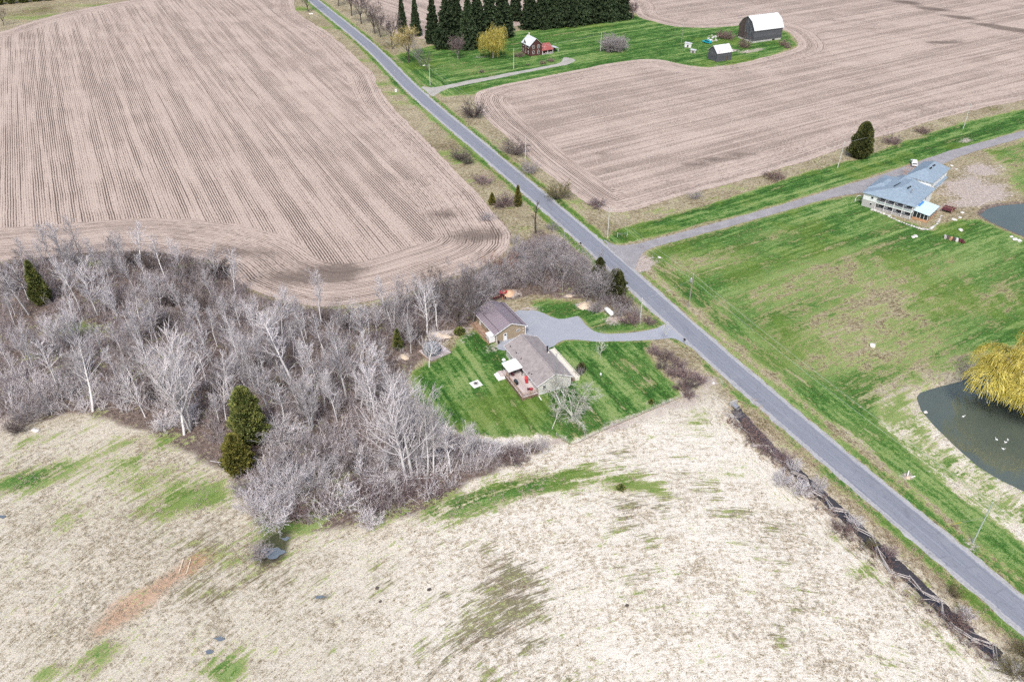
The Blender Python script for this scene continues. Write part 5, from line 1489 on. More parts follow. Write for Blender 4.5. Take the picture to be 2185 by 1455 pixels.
MB().tube([(0, 0, 0), (0, 0, .1)], .3, 10).build('base', M_CONC, UM)

# antenna mast beside the gable
AM = thing('antenna_mast', 'thin lattice antenna mast standing against the bungalow gable', 'mast', (*G(1184.5, 837), 0), A0)
for i in range(3):
    a = 2 * math.pi * i / 3
    MB().tube([(.14 * math.cos(a), .14 * math.sin(a), 0), (.14 * math.cos(a), .14 * math.sin(a), 10.5)], .02, 4).build('leg', M_METAL, AM)
lat = MB()
for k in range(26):
    z = k * .4
    for i in range(3):
        a, b = 2 * math.pi * i / 3, 2 * math.pi * (i + 1) / 3
        lat.bar((.14 * math.cos(a), .14 * math.sin(a), z), (.14 * math.cos(b), .14 * math.sin(b), z + .4), .018)
lat.build('lattice', M_METAL, AM)
MB().bar((-.9, 0, 10.6), (.9, 0, 10.6), .03).bar((-.7, -.4, 10.6), (-.7, .4, 10.6), .02).bar((0, -.5, 10.6), (0, .5, 10.6), .02).bar((.7, -.3, 10.6), (.7, .3, 10.6), .02).build('aerial', M_METAL, AM)
for i, (p, q, lb) in enumerate([((1150, 846), (1155, 854), 'short pale gangplank at the left foot of the gable'), ((1184, 836), (1196, 862), 'long pale plank lying from the gable onto the lawn'), ((1197, 833), (1207, 848), 'second pale plank right of the long one')]):
    a, b = G(*p), G(*q)
    tag(MB().bar((*a, .12), (*b, .05), .2, .05).build('plank', M_CANVAS, None), lb, 'plank', 'planks on the gable lawn')

# fire pit
FP = thing('fire_pit', 'round stone fire pit on a square pale slab in the back lawn', 'fire pit', (-8.15, 142.85, 0), R(32))
for i in range(3):
    for j in range(3):
        MB().box(-1.15 + i * .77, -.40 + i * .77, -1.15 + j * .77, -.40 + j * .77, -.05, .09).build('paving_slab', M_CANVAS, FP)
for i in range(14):
    a = 2 * math.pi * i / 14
    MB().blob((.52 * math.cos(a), .52 * math.sin(a), .24), .14, .14, .16, i, .15, 6, 4).build('stone', M_STONE, FP)
MB().tube([(0, 0, .092), (0, 0, .16)], [.42, .40], 10).build('ash_bed', M_BLACK, FP)

# ------------------------------------------------------------------ garage
A1 = R(28.0)
GA = thing('garage', 'tan steel garage with purple-brown metal roof beside the driveway', 'garage', (-3.83, 159.13, 0), A1)
GW, GL, GE, GR = 8.0, 11.3, 2.75, 4.55
gable_wall(GW, GL, GE, GR, M_GARWALL, GA, -.1)
gable_roof(GW, GL, GE, GR, .55, .35, .1, M_GARROOF, GA)
sl2 = (GR - GE) / (GW / 2)
for s in (0, 1):
    for i in range(14):
        y = -.3 + i * (GL + .6) / 13
        xe = -.53 if s == 0 else GW + .53
        MB().bar((xe, y, GE - sl2 * .53 + .125), (GW / 2, y, GR + .125), .05, .05).build('roof_rib', M_GARRIB, GA)
MB().bar((GW / 2, -.36, GR + .14), (GW / 2, GL + .36, GR + .14), .42, .05).build('ridge_cap', M_GARRIB, GA)
for s, x in ((0, .75), (1, GW - .75)):                                     # snow guards
    z = GE + sl2 * .75 + .16
    MB().bar((x, -.3, z), (x, GL + .3, z), .06, .08).build('snow_bar', M_BLACK, GA)
for y in (-.37, GL + .37):
    for s in (0, 1):
        MB().bar((-.55 if s == 0 else GW + .55, y, GE - sl2 * .55 + .04), (GW / 2, y, GR + .04), .04, .2).build('fascia', M_WHITE, GA)
for x in (-.57, GW + .57): MB().bar((x, -.35, GE - sl2 * .55 + .02), (x, GL + .35, GE - sl2 * .55 + .02), .09, .12).build('gutter', M_WHITE, GA)
MB().tube([(GW + .5, -.3, GE - .4), (GW + .1, -.1, GE - .7), (GW + .08, -.08, .1)], .05, 5).build('downspout', M_WHITE, GA)
door(GA, ('y', 0., -1), 2.0, .05, .95, 2.05)
window(GA, ('y', 0., -1), 5.55, 1.55, 1.0, .6, bars=(2, 1))
for z in (1.1, 1.9): MB().box(7.35, 7.5, -.12, -.003, z, z + .28).build('wall_lamp', M_WHITE, GA)
for x in (0, GW): MB().box(x - .06, x + .06, -.04, .02, -.05, GE - .05).build('corner_board', M_WHITE, GA)
for a in (1.0, 6.0):
    g_ = MB().box(GW + .003, GW + .05, a, a + 3.6, 0, 2.25).build('garage_door', M_WHITE, GA)
    for k in range(1, 4): MB().box(GW + .045, GW + .06, a, a + 3.6, k * .56, k * .56 + .03).build('panel_joint', M_METAL, g_)
window(GA, ('x', 0., -1), 5.2, 1.2, .9, 1.0); door(GA, ('x', 0., -1), 8.4, .05, .9, 2.05)
PF = thing('garage_platform', 'narrow timber platform with rail along the left garage wall', 'platform', (-3.83, 159.13, 0), A1)
for i in range(12):
    MB().box(-1.9 + i * .15, -1.9 + i * .15 + .135, .3, 10.5, .2, .3).build('board', M_RAIL, PF)
for y in (.4, 2.9, 5.4, 7.9, 10.3): MB().box(-1.95, -1.85, y - .05, y + .05, -.05, 1.25).build('post', M_RAIL, PF)
for z in (.75, 1.2): MB().bar((-1.9, .4, z), (-1.9, 10.3, z), .05, .09).build('rail', M_RAIL, PF)
MB().bar((-1.9, .25, .1), (-1.9, 10.5, .1), .06, .14).build('rim_joist', M_ORANGEWD, PF)
CB = thing('white_cupboard', 'tall white outdoor cupboard at the front left garage corner', 'cupboard', (-3.83, 159.13, .31), A1)
MB().box(-1.65, -.12, .35, 2.1, 0, 1.75).build('cabinet', M_WHITE, CB)
MB().prism([(-1.8, 1.78), (-.03, 2.0), (-.03, 2.08), (-1.8, 1.86)], .2, 2.25).build('lid', M_CANVAS, CB)
for k in range(2): MB().box(-1.70, -1.653, .45 + k * .8, 1.2 + k * .8, .1, 1.6).build('door', M_SKIRT, CB)
LD = thing('ladder', 'aluminium ladder leaning on the far left garage eave', 'ladder', (*G(1024, 690), 0), A1)
for y in (0, .45): MB().bar((0, y, 0), (1.1, y, 3.0), .04, .07).build('rail', M_METAL, LD)
for k in range(9): MB().bar((.1 + k * .11, 0, .3 + k * .3), (.1 + k * .11, .45, .3 + k * .3), .03).build('rung', M_METAL, LD)
for i, (px, py) in enumerate([(1064, 733.5), (1067, 732.5)]):
    gc = thing('gas_cylinder', ['dark gas cylinder at the garage corner', 'grey gas cylinder right of the dark one by the garage'][i], 'gas cylinder', (*G(px, py), 0))
    MB().tube([(0, 0, 0), (0, 0, .75), (0, 0, .92), (0, 0, 1.0)], [.17, .17, .1, .05], 8).build('tank', [M_BLACK, M_METAL][i], gc)
    MB().tube([(0, 0, 1.0), (0, 0, 1.12)], .04, 6).build('valve', M_METAL, gc)
CL = thing('yard_lamp', 'small white lamp post between bungalow and garage', 'lamp', (*G(1121, 716), 0))
MB().tube([(0, 0, 0), (0, 0, 2.3)], .04, 6).build('post', M_WHITE, CL)
MB().tube([(0, 0, 2.3), (0, 0, 2.45), (0, 0, 2.65)], [.1, .2, .05], 8).build('lamp_head', M_WHITE, CL)

# grey dome (netted trampoline tent) on a timber platform
PL = thing('wooden_platform', 'low square boarded platform under the grey dome', 'platform', (*G(928, 752), 0), R(38))
for i in range(18):
    MB().box(-2.9, 2.9, -2.6 + i * .29, -2.6 + i * .29 + .27, .05, .3).build('board', M_DECK, PL)
MB().box(-2.95, -2.9, -2.6, 2.6, 0, .3).build('rim', M_RAIL, PL); MB().box(2.9, 2.95, -2.6, 2.6, 0, .3).build('rim', M_RAIL, PL)
DM = thing('dome_tent', 'round grey netted dome standing on the wooden platform', 'dome', (*G(922, 752), .31), 0)
dv, n_ = MB(), 16
prof = [(2.15, 0), (2.2, .7), (2.05, 1.4), (1.6, 2.0), (.9, 2.4), (.05, 2.55)]
vs, fs = [], []
for r_, z_ in prof:
    for j in range(n_):
        a = 2 * math.pi * j / n_; f = 1 + (.04 if j % 2 else -.03)
        vs.append((r_ * f * math.cos(a), r_ * f * math.sin(a), z_))
for i in range(len(prof) - 1):
    for j in range(n_): fs.append((i * n_ + j, i * n_ + (j + 1) % n_, (i + 1) * n_ + (j + 1) % n_, (i + 1) * n_ + j))
dv._add(vs, fs); dv.build('netting', M_NET, DM, smooth=True)
for j in range(8):
    a = 2 * math.pi * j / 8
    MB().tube([(r_ * 1.06 * math.cos(a), r_ * 1.06 * math.sin(a), z_ + .02) for r_, z_ in prof], .035, 5).build('pole', M_METAL, DM)

# ------------------------------------------------------------------ big house on the lane
A2 = math.atan2(225.45 - 236.49, 124.01 - 111.83)          # front eave direction, left to right
BH = thing('lake_house', 'large white two-storey house with blue-grey hipped roofs by the lane', 'house', (112.96, 237.43, 0), A2)
BH.scale = (1, 1, .87)
# local x runs along the front to the right, y runs to the back
FW, FD, FE, FR = 15.5, 17.6, 5.3, 8.6
def hip(mb, x0, x1, y0, y1, ze, zr, oh=.5, th=.16, ridge=None):
    x0 -= oh; x1 += oh; y0 -= oh; y1 += oh
    w, d = x1 - x0, y1 - y0
    if ridge is None:
        k = min(w, d) / 2
        ridge = ((x0 + k, (y0 + y1) / 2), (x1 - k, (y0 + y1) / 2)) if w >= d else (((x0 + x1) / 2, y0 + k), ((x0 + x1) / 2, y1 - k))
    (a, b), (c, d_) = ridge
    vs = [(x0, y0, ze), (x1, y0, ze), (x1, y1, ze), (x0, y1, ze), (a, b, zr), (c, d_, zr), (x0, y0, ze - th), (x1, y0, ze - th), (x1, y1, ze - th), (x0, y1, ze - th)]
    if w >= d: fs = [(0, 1, 5, 4), (1, 2, 5), (2, 3, 4, 5), (3, 0, 4)]
    else: fs = [(0, 1, 4), (1, 2, 5, 4), (2, 3, 5), (3, 0, 4, 5)]
    fs += [(6, 7, 1, 0), (7, 8, 2, 1), (8, 9, 3, 2), (9, 6, 0, 3), (9, 8, 7, 6)]
    return mb._add(vs, fs)
MB().box(0, 4.2, 0, 4.0, 2.7, FE - .16).build('upper_wall', M_HOUSEWALL, BH)
MB().box(.03, 4.17, .03, 4.0, -.1, 2.7).build('lower_wall', M_HOUSESTONE, BH)
MB().box(.02, FW, 2.4, FD, -.1, FE - .17).build('wall', M_HOUSEWALL, BH)
hip(MB(), 0, FW, 0, FD, FE, FR, ridge=((9.4, 5.2), (9.8, 13.4))).build('roof', M_HOUSEROOF, BH)
hip(MB(), -.3, 5.6, 4.5, 14.5, FE + .02, FR - 1.2).build('roof', M_HOUSEROOF, BH)
hip(MB(), 3.4, 9.2, 9.5, 20.0, FE + .04, FR - .7).build('roof', M_HOUSEROOF, BH)
MB().box(3.6, 9.0, 17.5, 19.8, -.1, FE - .16).build('rear_wing', M_HOUSEWALL, BH)
for z in (3.6, 1.1): window(BH, ('y', 0., -1), 2.4, z, .9, .95)
# two-storey screened porch between the left wing and the sunroom
MB().box(4.22, FW, -.1, 2.38, 2.55, 2.75).build('porch_floor', M_WHITE, BH)
MB().box(4.22, FW, -.1, 2.38, -.1, .12).build('porch_slab', M_CONC, BH)
for i in range(5):
    x = 4.35 + i * (FW - 4.5) / 4
    MB().box(x - .07, x + .07, -.1, .06, .13, FE - .2).build('porch_post', M_WHITE, BH)
for z in (.9, 3.45, FE - .35): MB().box(4.42, FW - .1, -.06, 0, z, z + .1).build('porch_rail', M_WHITE, BH)
for i in range(4):
    x0 = 4.42 + i * (FW - 4.5) / 4; x1 = x0 + (FW - 4.5) / 4 - .14
    MB().box(x0, x1, -.02, .0, 2.8, 3.42).build('rail_panel', plain('frosted_panel', (.30, .37, .36), .4), BH)
    g_ = MB().box(x0 + .3, x1 - .3, 2.33, 2.38, .3, 2.3).build('patio_door', M_WHITE, BH); MB().box(x0 + .4, x1 - .4, 2.30, 2.328, .4, 2.2).build('pane', M_GLASS, g_)
    g_ = MB().box(x0 + .3, x1 - .3, 2.33, 2.38, 2.95, 4.9).build('patio_door', M_WHITE, BH); MB().box(x0 + .4, x1 - .4, 2.30, 2.328, 3.05, 4.8).build('pane', M_GLASS, g_)
for a, z, w, h in ((4.5, 3.2, .9, 1.4), (8.5, 3.2, .5, 1.6), (10.5, 3.3, 1.2, 1.3), (6.5, .8, 1.2, 1.2), (10.5, .8, .9, 1.2)):
    window(BH, ('x', FW, 1), a, z, w, h)
for i in range(5):
    MB().box(6.6 + i * .12, 7.0 + i * .12, 5.4 + i * .9, 5.75 + i * .9, 7.3, 8.05).build('roof_vent', M_BLACK, BH)
for i in range(3):
    MB().box(10.6 + i * .1, 10.9 + i * .1, 6.0 + i * .9, 6.3 + i * .9, 7.9, 8.5).build('roof_vent', M_BLACK, BH)
MB().tube([(12.4, 5.2, 6.2), (12.4, 5.2, 8.9)], .2, 8).build('chimney_pipe', M_METAL, BH)
# rear block
RX, RY, RW, RD = 5.6, 21.6, 8.0, 16.0
MB().box(6.0, 13.2, FD, RY, -.1, 4.9).build('link_wall', M_HOUSEWALL, BH)
MB().box(RX, RX + RW, RY, RY + RD, -.1, 5.65).build('wall', M_HOUSEWALL, BH)
hip(MB(), RX, RX + RW, RY, RY + RD, 5.8, 8.9).build('roof', M_HOUSEROOF, BH)
for i, (x, y) in enumerate(((10.3, 26.6), (10.4, 27.6), (10.3, 29.6), (10.4, 30.6))): MB().box(x, x + .35, y, y + .35, 8.0, 8.8).build('roof_vent', M_BLACK, BH)
for a, z, w, h in ((23.0, 3.2, .9, 1.3), (26.5, 2.6, .5, 2.2), (30.5, 3.2, 1.0, 1.3), (24, .7, 1.0, 1.3), (32, .7, 1.2, 1.3)):
    window(BH, ('x', RX + RW, 1), a, z, w, h)
MB().prismx([(26.0, 2.6), (37.0, 2.6), (37.0, 2.72), (26.0, 2.72)], RX + RW + .003, RX + RW + .9).build('side_awning', M_HOUSEROOF, BH)
door(BH, ('x', RX, -1), 28, .05, 1.0, 2.1); 
# sunroom with glazed roof
SX = FW + .15
MB().box(SX, SX + 4.6, 1.2, 10.2, -.1, .9).build('sunroom_base', M_ORANGEWD, BH)
for i in range(5):
    x = SX + i * 1.1; MB().box(x, x + .1, 1.2, 1.3, .9, 2.9).build('sunroom_post', M_WHITE, BH)
for i in range(7):
    y = 1.35 + i * 1.45; MB().box(SX + 4.5, SX + 4.6, y, y + .1, .9, 2.9).build('sunroom_post', M_WHITE, BH)
MB().box(SX + .1, SX + 4.5, 1.23, 1.27, .9, 2.8).build('pane', M_GLASS, BH)
MB().box(SX + 4.53, SX + 4.57, 1.3, 10.1, .9, 2.8).build('pane', M_GLASS, BH)
M_ICE = Mat('pale_blue_sheeting', .25, .5).done((.52, .66, .72))
for i in range(6):
    MB().prism([(SX - .05 + i * .82, 3.35 - i * .085), (SX + .74 + i * .82, 3.35 - (i + 1) * .085), (SX + .74 + i * .82, 3.41 - (i + 1) * .085), (SX - .05 + i * .82, 3.41 - i * .085)], .9, 10.5).build('roof_sheet', M_ICE, BH)
MB().prism([(SX - .3, 3.2), (SX + .4, 3.1), (SX + .4, 3.6), (SX - .3, 3.9)], 5.0, 9.0).build('flashing', M_BLUETARP, BH)
# terrace wall of boulders, deck, arch
for i in range(34):
    t = i / 33
    a = [(1861, 449), (1890, 459), (1915, 472), (1940, 481), (1965, 490), (1984, 491), (2000, 478), (2008, 462)]
    k = min(int(t * 7), 6); f = t * 7 - k
    X, Y = G(a[k][0] * (1 - f) + a[k + 1][0] * f, a[k][1] * (1 - f) + a[k + 1][1] * f)
    s = rnd.uniform(.35, .75)
    o = tag(MB().blob((0, 0, s * .35), s, s * .8, s * .55, i, .2, 8, 5).build('boulder', [M_STONE, M_ROCK, M_CONC][i % 3], None, (X, Y, 0), (0, 0, rnd.uniform(0, 6))), 'boulder, %s from the left in the rock edging below the white house' % ORD[i], 'rock', 'rock edging of the white house')
SD = thing('side_deck', 'dark red timber deck at the right end of the sunroom', 'deck', (*G(2022, 450), 0), A2)
for i in range(14): MB().box(-1.6 + i * .24, -1.6 + i * .24 + .22, -2, 2, .8, .86).build('board', M_DKRED, SD)
for x in (-1.5, 1.6):
    for y in (-1.9, 1.9): MB().box(x - .06, x + .06, y - .06, y + .06, 0, 1.9).build('post', M_RAIL, SD)
for y in (-1.9, 1.9): MB().bar((-1.5, y, 1.85), (1.6, y, 1.85), .06, .1).build('rail', M_RAIL, SD)
MB().bar((1.6, -1.9, 1.85), (1.6, 1.9, 1.85), .06, .1).build('rail', M_RAIL, SD)
AR = thing('garden_arch', 'white hoop arch at the left corner of the white house', 'arch', (*G(1831, 431), 0), A2 + R(40))
MB().tube([(-1.1, 0, 0), (-1.1, 0, 1.2), (-.7, 0, 2.0), (0, 0, 2.3), (.7, 0, 2.0), (1.1, 0, 1.2), (1.1, 0, 0)], .09, 6).build('hoop', M_WHITE, AR)
MB().bar((-1.1, 0, .6), (1.1, 0, .6), .05).build('cross_bar', M_WHITE, AR)
SC = thing('scaffold', 'orange pipe scaffold standing on the lane behind the white house', 'scaffold', (*G(1926, 378), 0), A2)
for x in (0, 2.0):
    for y in (0, 3.4): MB().tube([(x, y, 0), (x, y, 3.6)], .05, 5).build('upright', M_ORANGEWD, SC)
for z in (1.2, 2.4, 3.5):
    for y in (0, 3.4): MB().bar((0, y, z), (2, y, z), .06).build('cross_pipe', M_ORANGEWD, SC)
    for x in (0, 2.0): MB().bar((x, 0, z), (x, 3.4, z), .06).build('cross_pipe', M_ORANGEWD, SC)
def pickup(px, py, rz, label, paint, name='pickup_truck', cat='truck', wagon=False):
    t = thing(name, label, cat, (*G(px, py), .05), rz)
    bd = MB().prismx([(-2.6, .45), (2.6, .45), (2.62, .95), (1.2, 1.05), (1.15, 1.08), (-2.62, 1.08)], -.92, .92).build('body', paint, t)
    cab = [(-1.3, 1.08), (1.2, 1.06), (.55, 1.75), (-1.0, 1.78)] if not wagon else [(-2.5, 1.08), (1.2, 1.06), (.5, 1.7), (-2.2, 1.72)]
    cb = MB().prismx(cab, -.82, .82).build('cab', paint, t)
    MB().prismx([(cab[0][0] + .18, 1.15), (cab[1][0] - .22, 1.13), (cab[2][0] - .06, 1.66), (cab[3][0] + .1, 1.68)], -.845, .845).build('side_window', M_GLASS, cb)
    MB().bar((0, 1.02, 1.28), (0, .66, 1.66), 1.5, .03).build('windscreen', M_GLASS, cb)
    for x in (-.85, .85):
        for y in (-1.7, 1.7):
            w = MB().tube([(x - .12, y, .35), (x + .12, y, .35)], .38, 12).build('wheel', M_TIRE, t)
            MB().tube([(x - .125, y, .35), (x + .125, y, .35)], .2, 10).build('rim', M_METAL, w)
    for x in (-.65, .65): MB().box(x - .14, x + .14, 2.6, 2.65, .66, .86).build('headlight', M_WHITE, t)
    if not wagon: MB().box(-.75, .75, -2.5, -1.4, 1.085, 1.1).build('bed_liner', M_BLACK, t)
    return t
pickup(1949, 352, A2 + R(25), 'white pickup truck parked on the lane behind the white house', plain('white_car_paint', (.66, .67, .68), .3, .03, spec=.5))
pickup(1508, 93, R(35), 'turquoise car parked behind the small farm shed', M_TURQ, 'car', 'car', True)

# ------------------------------------------------------------------ brick farmhouse
A3 = math.atan2(417.34 - 414.33, 15.15 - 9.03)
FH = thing('farmhouse', 'old dark brick farmhouse with white gable roof', 'house', (9.03, 414.33, 0), A3)
W3, L3, E3, R3 = 6.9, 8.8, 5.2, 8.3
gable_wall(W3, L3, E3, R3, M_BRICK, FH, -.1)
gable_roof(W3, L3, E3, R3, .4, .4, .14, M_WHITETIN, FH)
MB().prismx([(3.2, E3 - .2), (6.4, E3 - .2), (4.8, 7.3)], -.02, 2.4).build('cross_gable', M_BRICK, FH)
for s in (0, 1):
    y0, y1 = (2.8, 4.8) if s == 0 else (6.8, 4.8)
    MB().prismx([(y0, E3 - .35), (y1, 7.45), (y1, 7.58), (y0, E3 - .22)][::1 if s == 0 else -1], -.45, 2.5).build('roof_slope', M_WHITETIN, FH)
for z in (.9, 3.5):
    for a in (1.5, 4.3): window(FH, ('y', 0., -1), a, z, 1.0, 1.7, bars=(1, 2))
    for a in (1.2, 4.3, 6.9): window(FH, ('x', 0., -1), a, z, .9, 1.6, bars=(1, 2))
MB().box(3.2, 3.7, 7.6, 8.1, 7.6, 9.6).build('chimney', M_CREAM, FH)
MB().box(W3 + .01, W3 + 6.3, 1.6, 6.6, -.1, 2.6).build('kitchen_wing', M_BRICK, FH)
for s in (0, 1):
    y0 = -.3 if s == 0 else 7.0
    z0 = 2.0 if s == 0 else 2.6
    MB().prismx([(y0, z0), (4.4, 4.3), (4.4, 4.42), (y0, z0 + .12)][::1 if s == 0 else -1], W3 - .05, W3 + 6.6).build('wing_roof', M_REDTIN, FH)
for x in (W3 + .4, W3 + 3.3, W3 + 6.3): MB().box(x - .08, x + .08, -.15, .02, 0, 2.05).build('porch_post', M_WHITE, FH)
MB().box(W3 + 2.0, W3 + 6.0, -.12, -.05, .8, .92).build('porch_rail', M_WHITE, FH)
MB().box(W3 + .2, W3 + 6.3, -.1, 1.58, -.05, .25).build('porch_floor', M_CONC, FH)
MB().prism([(W3 + 6.4, 2.75), (W3 + 10.4, 1.9), (W3 + 10.4, 2.02), (W3 + 6.4, 2.87)], 1.0, 6.0).build('lean_to_roof', M_WHITETIN, FH)
MB().box(W3 + 6.62, W3 + 9.9, 3.4, 5.6, -.1, 2.0).build('lean_to_wall', M_BARNBROWN, FH)
for x in (W3 + 7.0, W3 + 10.1): MB().box(x - .09, x + .09, 1.1, 1.28, 0, 2.1).build('porch_post', M_WHITE, FH)

# ------------------------------------------------------------------ barn and sheds
q_ = lambda x, y: (1450 + x / 8.404, 20 + y / 8.404)
ba, bb, bc = [np.array(G(*q_(*p))) for p in ((1310, 610), (1830, 540), (1010, 510))]
A4 = math.atan2(*(bb - ba)[::-1])
BN_ = thing('barn', 'large weathered grey gambrel barn with pale rust-streaked tin roof', 'barn', (*ba, 0), A4)
BL, BW = 19.0, 12.8
def barn_prof(o=0., z=0.): return [(-o, 6.4 + z - o * .5), (2.3 + (0), 10.2 + z), (BW / 2, 12.4 + z), (BW - 2.3, 10.2 + z), (BW + o, 6.4 + z - o * .5)]
MB().prismx([(0, .9), (BW, .9)] + [(BW, 6.4), (BW - 2.3, 10.2), (BW / 2, 12.4), (2.3, 10.2), (0, 6.4)], 0, BL).build('wall', M_BARN, BN_)
MB().box(.05, BL - .05, .05, BW - .05, -.1, .9).build('stone_base', M_STONE, BN_)
P0 = barn_prof(.55, .02); P1 = barn_prof(.55, .16)
for i in range(4):
    a, b, c, d = P0[i], P0[i + 1], P1[i + 1], P1[i]
    MB().prismx([a, b, c, d], -.45, BL + .45).build('roof_slope', M_BARNTIN, BN_)
nb_ = 48
pm = MB().box(-.17, .17, -.03, 0, .95, 6.3).mesh('wall_board', M_BARN)
for i in range(nb_):
    link('wall_board', pm, BN_, (.2 + i * (BL - .4) / (nb_ - 1), -.004 - (i * 7 % 3) * .006, 0))
for i in range(30):
    y = .25 + i * (BW - .5) / 29
    top = 6.35 + (min(y, BW - y) / 2.3 * 3.7 if min(y, BW - y) < 2.3 else 3.75 + (min(y, BW - y) - 2.3) / 4.1 * 2.1)
    MB().box(-.04 - (i * 5 % 3) * .006, -.004, y - .19, y + .19, .95, top - .1).build('wall_board', M_BARNBROWN if i > 17 else M_BARN, BN_)
for a, w, z, h in ((2.2, 3.8, .0, .85), (8.4, 2.4, .0, .85), (13.0, 1.6, .0, .8)):
    MB().box(a, a + w, -.09, .04, z, h).build('stable_door', M_CONC if a < 9 else M_BLACK, BN_)
MB().box(.0, .02, 5.4, 7.4, .95, 4.4).build('barn_door', M_BARNBROWN, BN_, (-.09, 0, 0))
sa, sb, sc_ = [np.array(G(*q_(*p))) for p in ((660, 950), (930, 910), (510, 850))]
A5 = math.atan2(*(sb - sa)[::-1])
SHD = thing('farm_shed', 'small weathered grey board shed with tin gable roof', 'shed', (*sa, 0), A5)
SL_, SW = 9.0, 7.2
MB().prismx([(0, -.1), (SW, -.1), (SW, 4.2), (SW / 2, 7.0), (0, 4.2)], 0, SL_).build('wall', M_BARN, SHD)
for s in (0, 1):
    MB().prismx([(-.4, 3.92), (SW / 2, 7.04), (SW / 2, 7.18), (-.4, 4.06)] if s == 0 else [(SW + .4, 4.06), (SW / 2, 7.18), (SW / 2, 7.04), (SW + .4, 3.92)], -.4, SL_ + .4).build('roof_slope', M_SHEDTIN, SHD)
sm_ = MB().box(-.16, .16, -.03, 0, 0, 3.9).mesh('wall_board', M_BARN)
for i in range(24): link('wall_board', sm_, SHD, (.25 + i * (SL_ - .5) / 23, -.004 - (i * 7 % 3) * .007, 0))
for i in range(20): link('wall_board', sm_, SHD, (-.004 - (i * 5 % 3) * .007, SW - .2 - i * (SW - .4) / 19, 0), (0, 0, R(-90)))
MB().box(5.4, 6.6, -.1, -.04, 0, 2.0).build('door', M_BARNBROWN, SHD)
for i, (px, py, w, d, h, mt_, lb) in enumerate([(1468, 101, 3.4, 2.4, 2.2, M_SKIRT, 'white slant-roofed hen house on the farm lawn'), (1479, 113, 2.6, 2.0, 1.6, M_CONC, 'small grey box hutch on the farm lawn')]):
    o = thing('hutch', lb, 'hutch', (*G(px, py), 0), R(-20))
    MB().prism([(-w / 2, 0), (w / 2, 0), (w / 2, h * .8), (-w / 2, h)], -d / 2, d / 2).build('wall', mt_, o)
    MB().prism([(-w / 2 - .2, h + .02), (w / 2 + .2, h * .8 + .0), (w / 2 + .2, h * .8 + .1), (-w / 2 - .2, h + .12)], -d / 2 - .2, d / 2 + .2).build('roof', M_SHEDTIN, o)
    MB().box(-.4, .4, -d / 2 - .05, -d / 2 - .003, .1, h * .6).build('door', M_BLACK, o)
for i in range(16):
    X, Y = G(1520 + rnd.uniform(-9, 16), 89 - i * .85); s = rnd.uniform(.3, .9)
    tag(MB().blob((0, 0, s * .3), s * 1.3, s, s * .5, 60 + i, .3, 7, 5).build('rubble_stone', [M_ROCK, M_CONC, M_CANVAS][i % 3], None, (X, Y, 0), (0, 0, rnd.uniform(0, 6))), '%s pale rubble stone of the heap left of the barn, counted from the nearest' % ORD[i], 'stone', 'rubble heap left of the barn')
# ------------------------------------------------------------------ poles and wires
def pole(px, py, h, label, mat, arm=False, transformer=False, lamp=False, lean=(0, 0), r=.15):
    X, Y = G(px, py)
    o = thing('utility_pole', label, 'pole', (X, Y, 0), A_ROAD, 'utility poles')
    o.rotation_euler = (lean[0], lean[1], A_ROAD)
    MB().tube([(0, 0, -.3), (0, 0, h * .5), (0, 0, h)], [r, r * .85, r * .68], 8).build('pole', mat, o)
    ins = MB().tube([(0, 0, h), (0, 0, h + .28)], [.06, .04], 6); ins.build('insulator', M_WHITE, o)
    if arm:
        MB().bar((0, -1.1, h - .35), (0, 1.1, h - .35), .1, .12).build('crossarm', mat, o)
        for y in (-1, 1): MB().tube([(0, y, h - .29), (0, y, h - .05)], .05, 6).build('insulator', M_WHITE, o)
    if transformer:
        t = MB().tube([(-.42, 0, h - 2.1), (-.42, 0, h - 1.15), (-.42, 0, h - 1.05)], [.26, .26, .18], 10).build('transformer', M_METAL, o)
        MB().tube([(-.42, 0, h - 1.05), (-.42, 0, h - .8)], .05, 6).build('bushing', M_WHITE, t)
    if lamp:
        MB().bar((0, 0, h - .4), (-2.2, 0, h - .1), .06).build('lamp_arm', M_METAL, o)
        MB().box(-2.9, -2.0, -.22, .22, h - .2, h - .02).build('lamp_head', M_WHITE, o)
    return (X, Y, h)
A_ROAD = math.atan2(0.431, 0.902)
PA = pole(2075.5, 1158, 10.0, 'greenish utility pole nearest the viewer on the right verge', M_POLEG, lean=(0, .02))
PB = pole(1469, 657, 9.9, 'dark utility pole with transformer across from the driveway', M_POLE, transformer=True)
PC = pole(1296, 508, 9.6, 'pale utility pole at the lane corner', M_POLEL, arm=True)
PD = pole(1121, 345, 9.6, 'grey utility pole among the roadside bushes', M_POLEL)
PE = pole(918, 183, 9.4, 'pale pole with street light at the farm track', M_POLEL, lamp=True)
PF_ = pole(760, 45, 9.5, 'far pole among the roadside trees', M_POLE)
PG = pole(1365, 692, 7.6, 'pale pole on the grass beside the driveway mouth', M_POLEL)
PH = pole(1787, 359, 9.5, 'pale leaning pole left of the big cedar', M_POLEL, lean=(0, .05))
PI_ = pole(2055, 275, 9.8, 'pale pole with fittings beside the upper lane', M_POLEL, arm=True)
PJ = pole(1096, 149, 9.6, 'pale pole in front of the brick farmhouse', M_POLEL)
PK = pole(1281, 110, 9.0, 'pale pole beside the big round bush', M_POLEL)
PL_ = pole(1453, 99, 10.5, 'thin grey pole near the white hen house', M_POLE, r=.1)
PM = pole(1204, 512, 3.0, 'short thin marker pole on the left road verge', M_POLEL, r=.06)
PN = pole(843, 166, 3.0, 'short marker post on the field side of the road', M_POLE, r=.06)
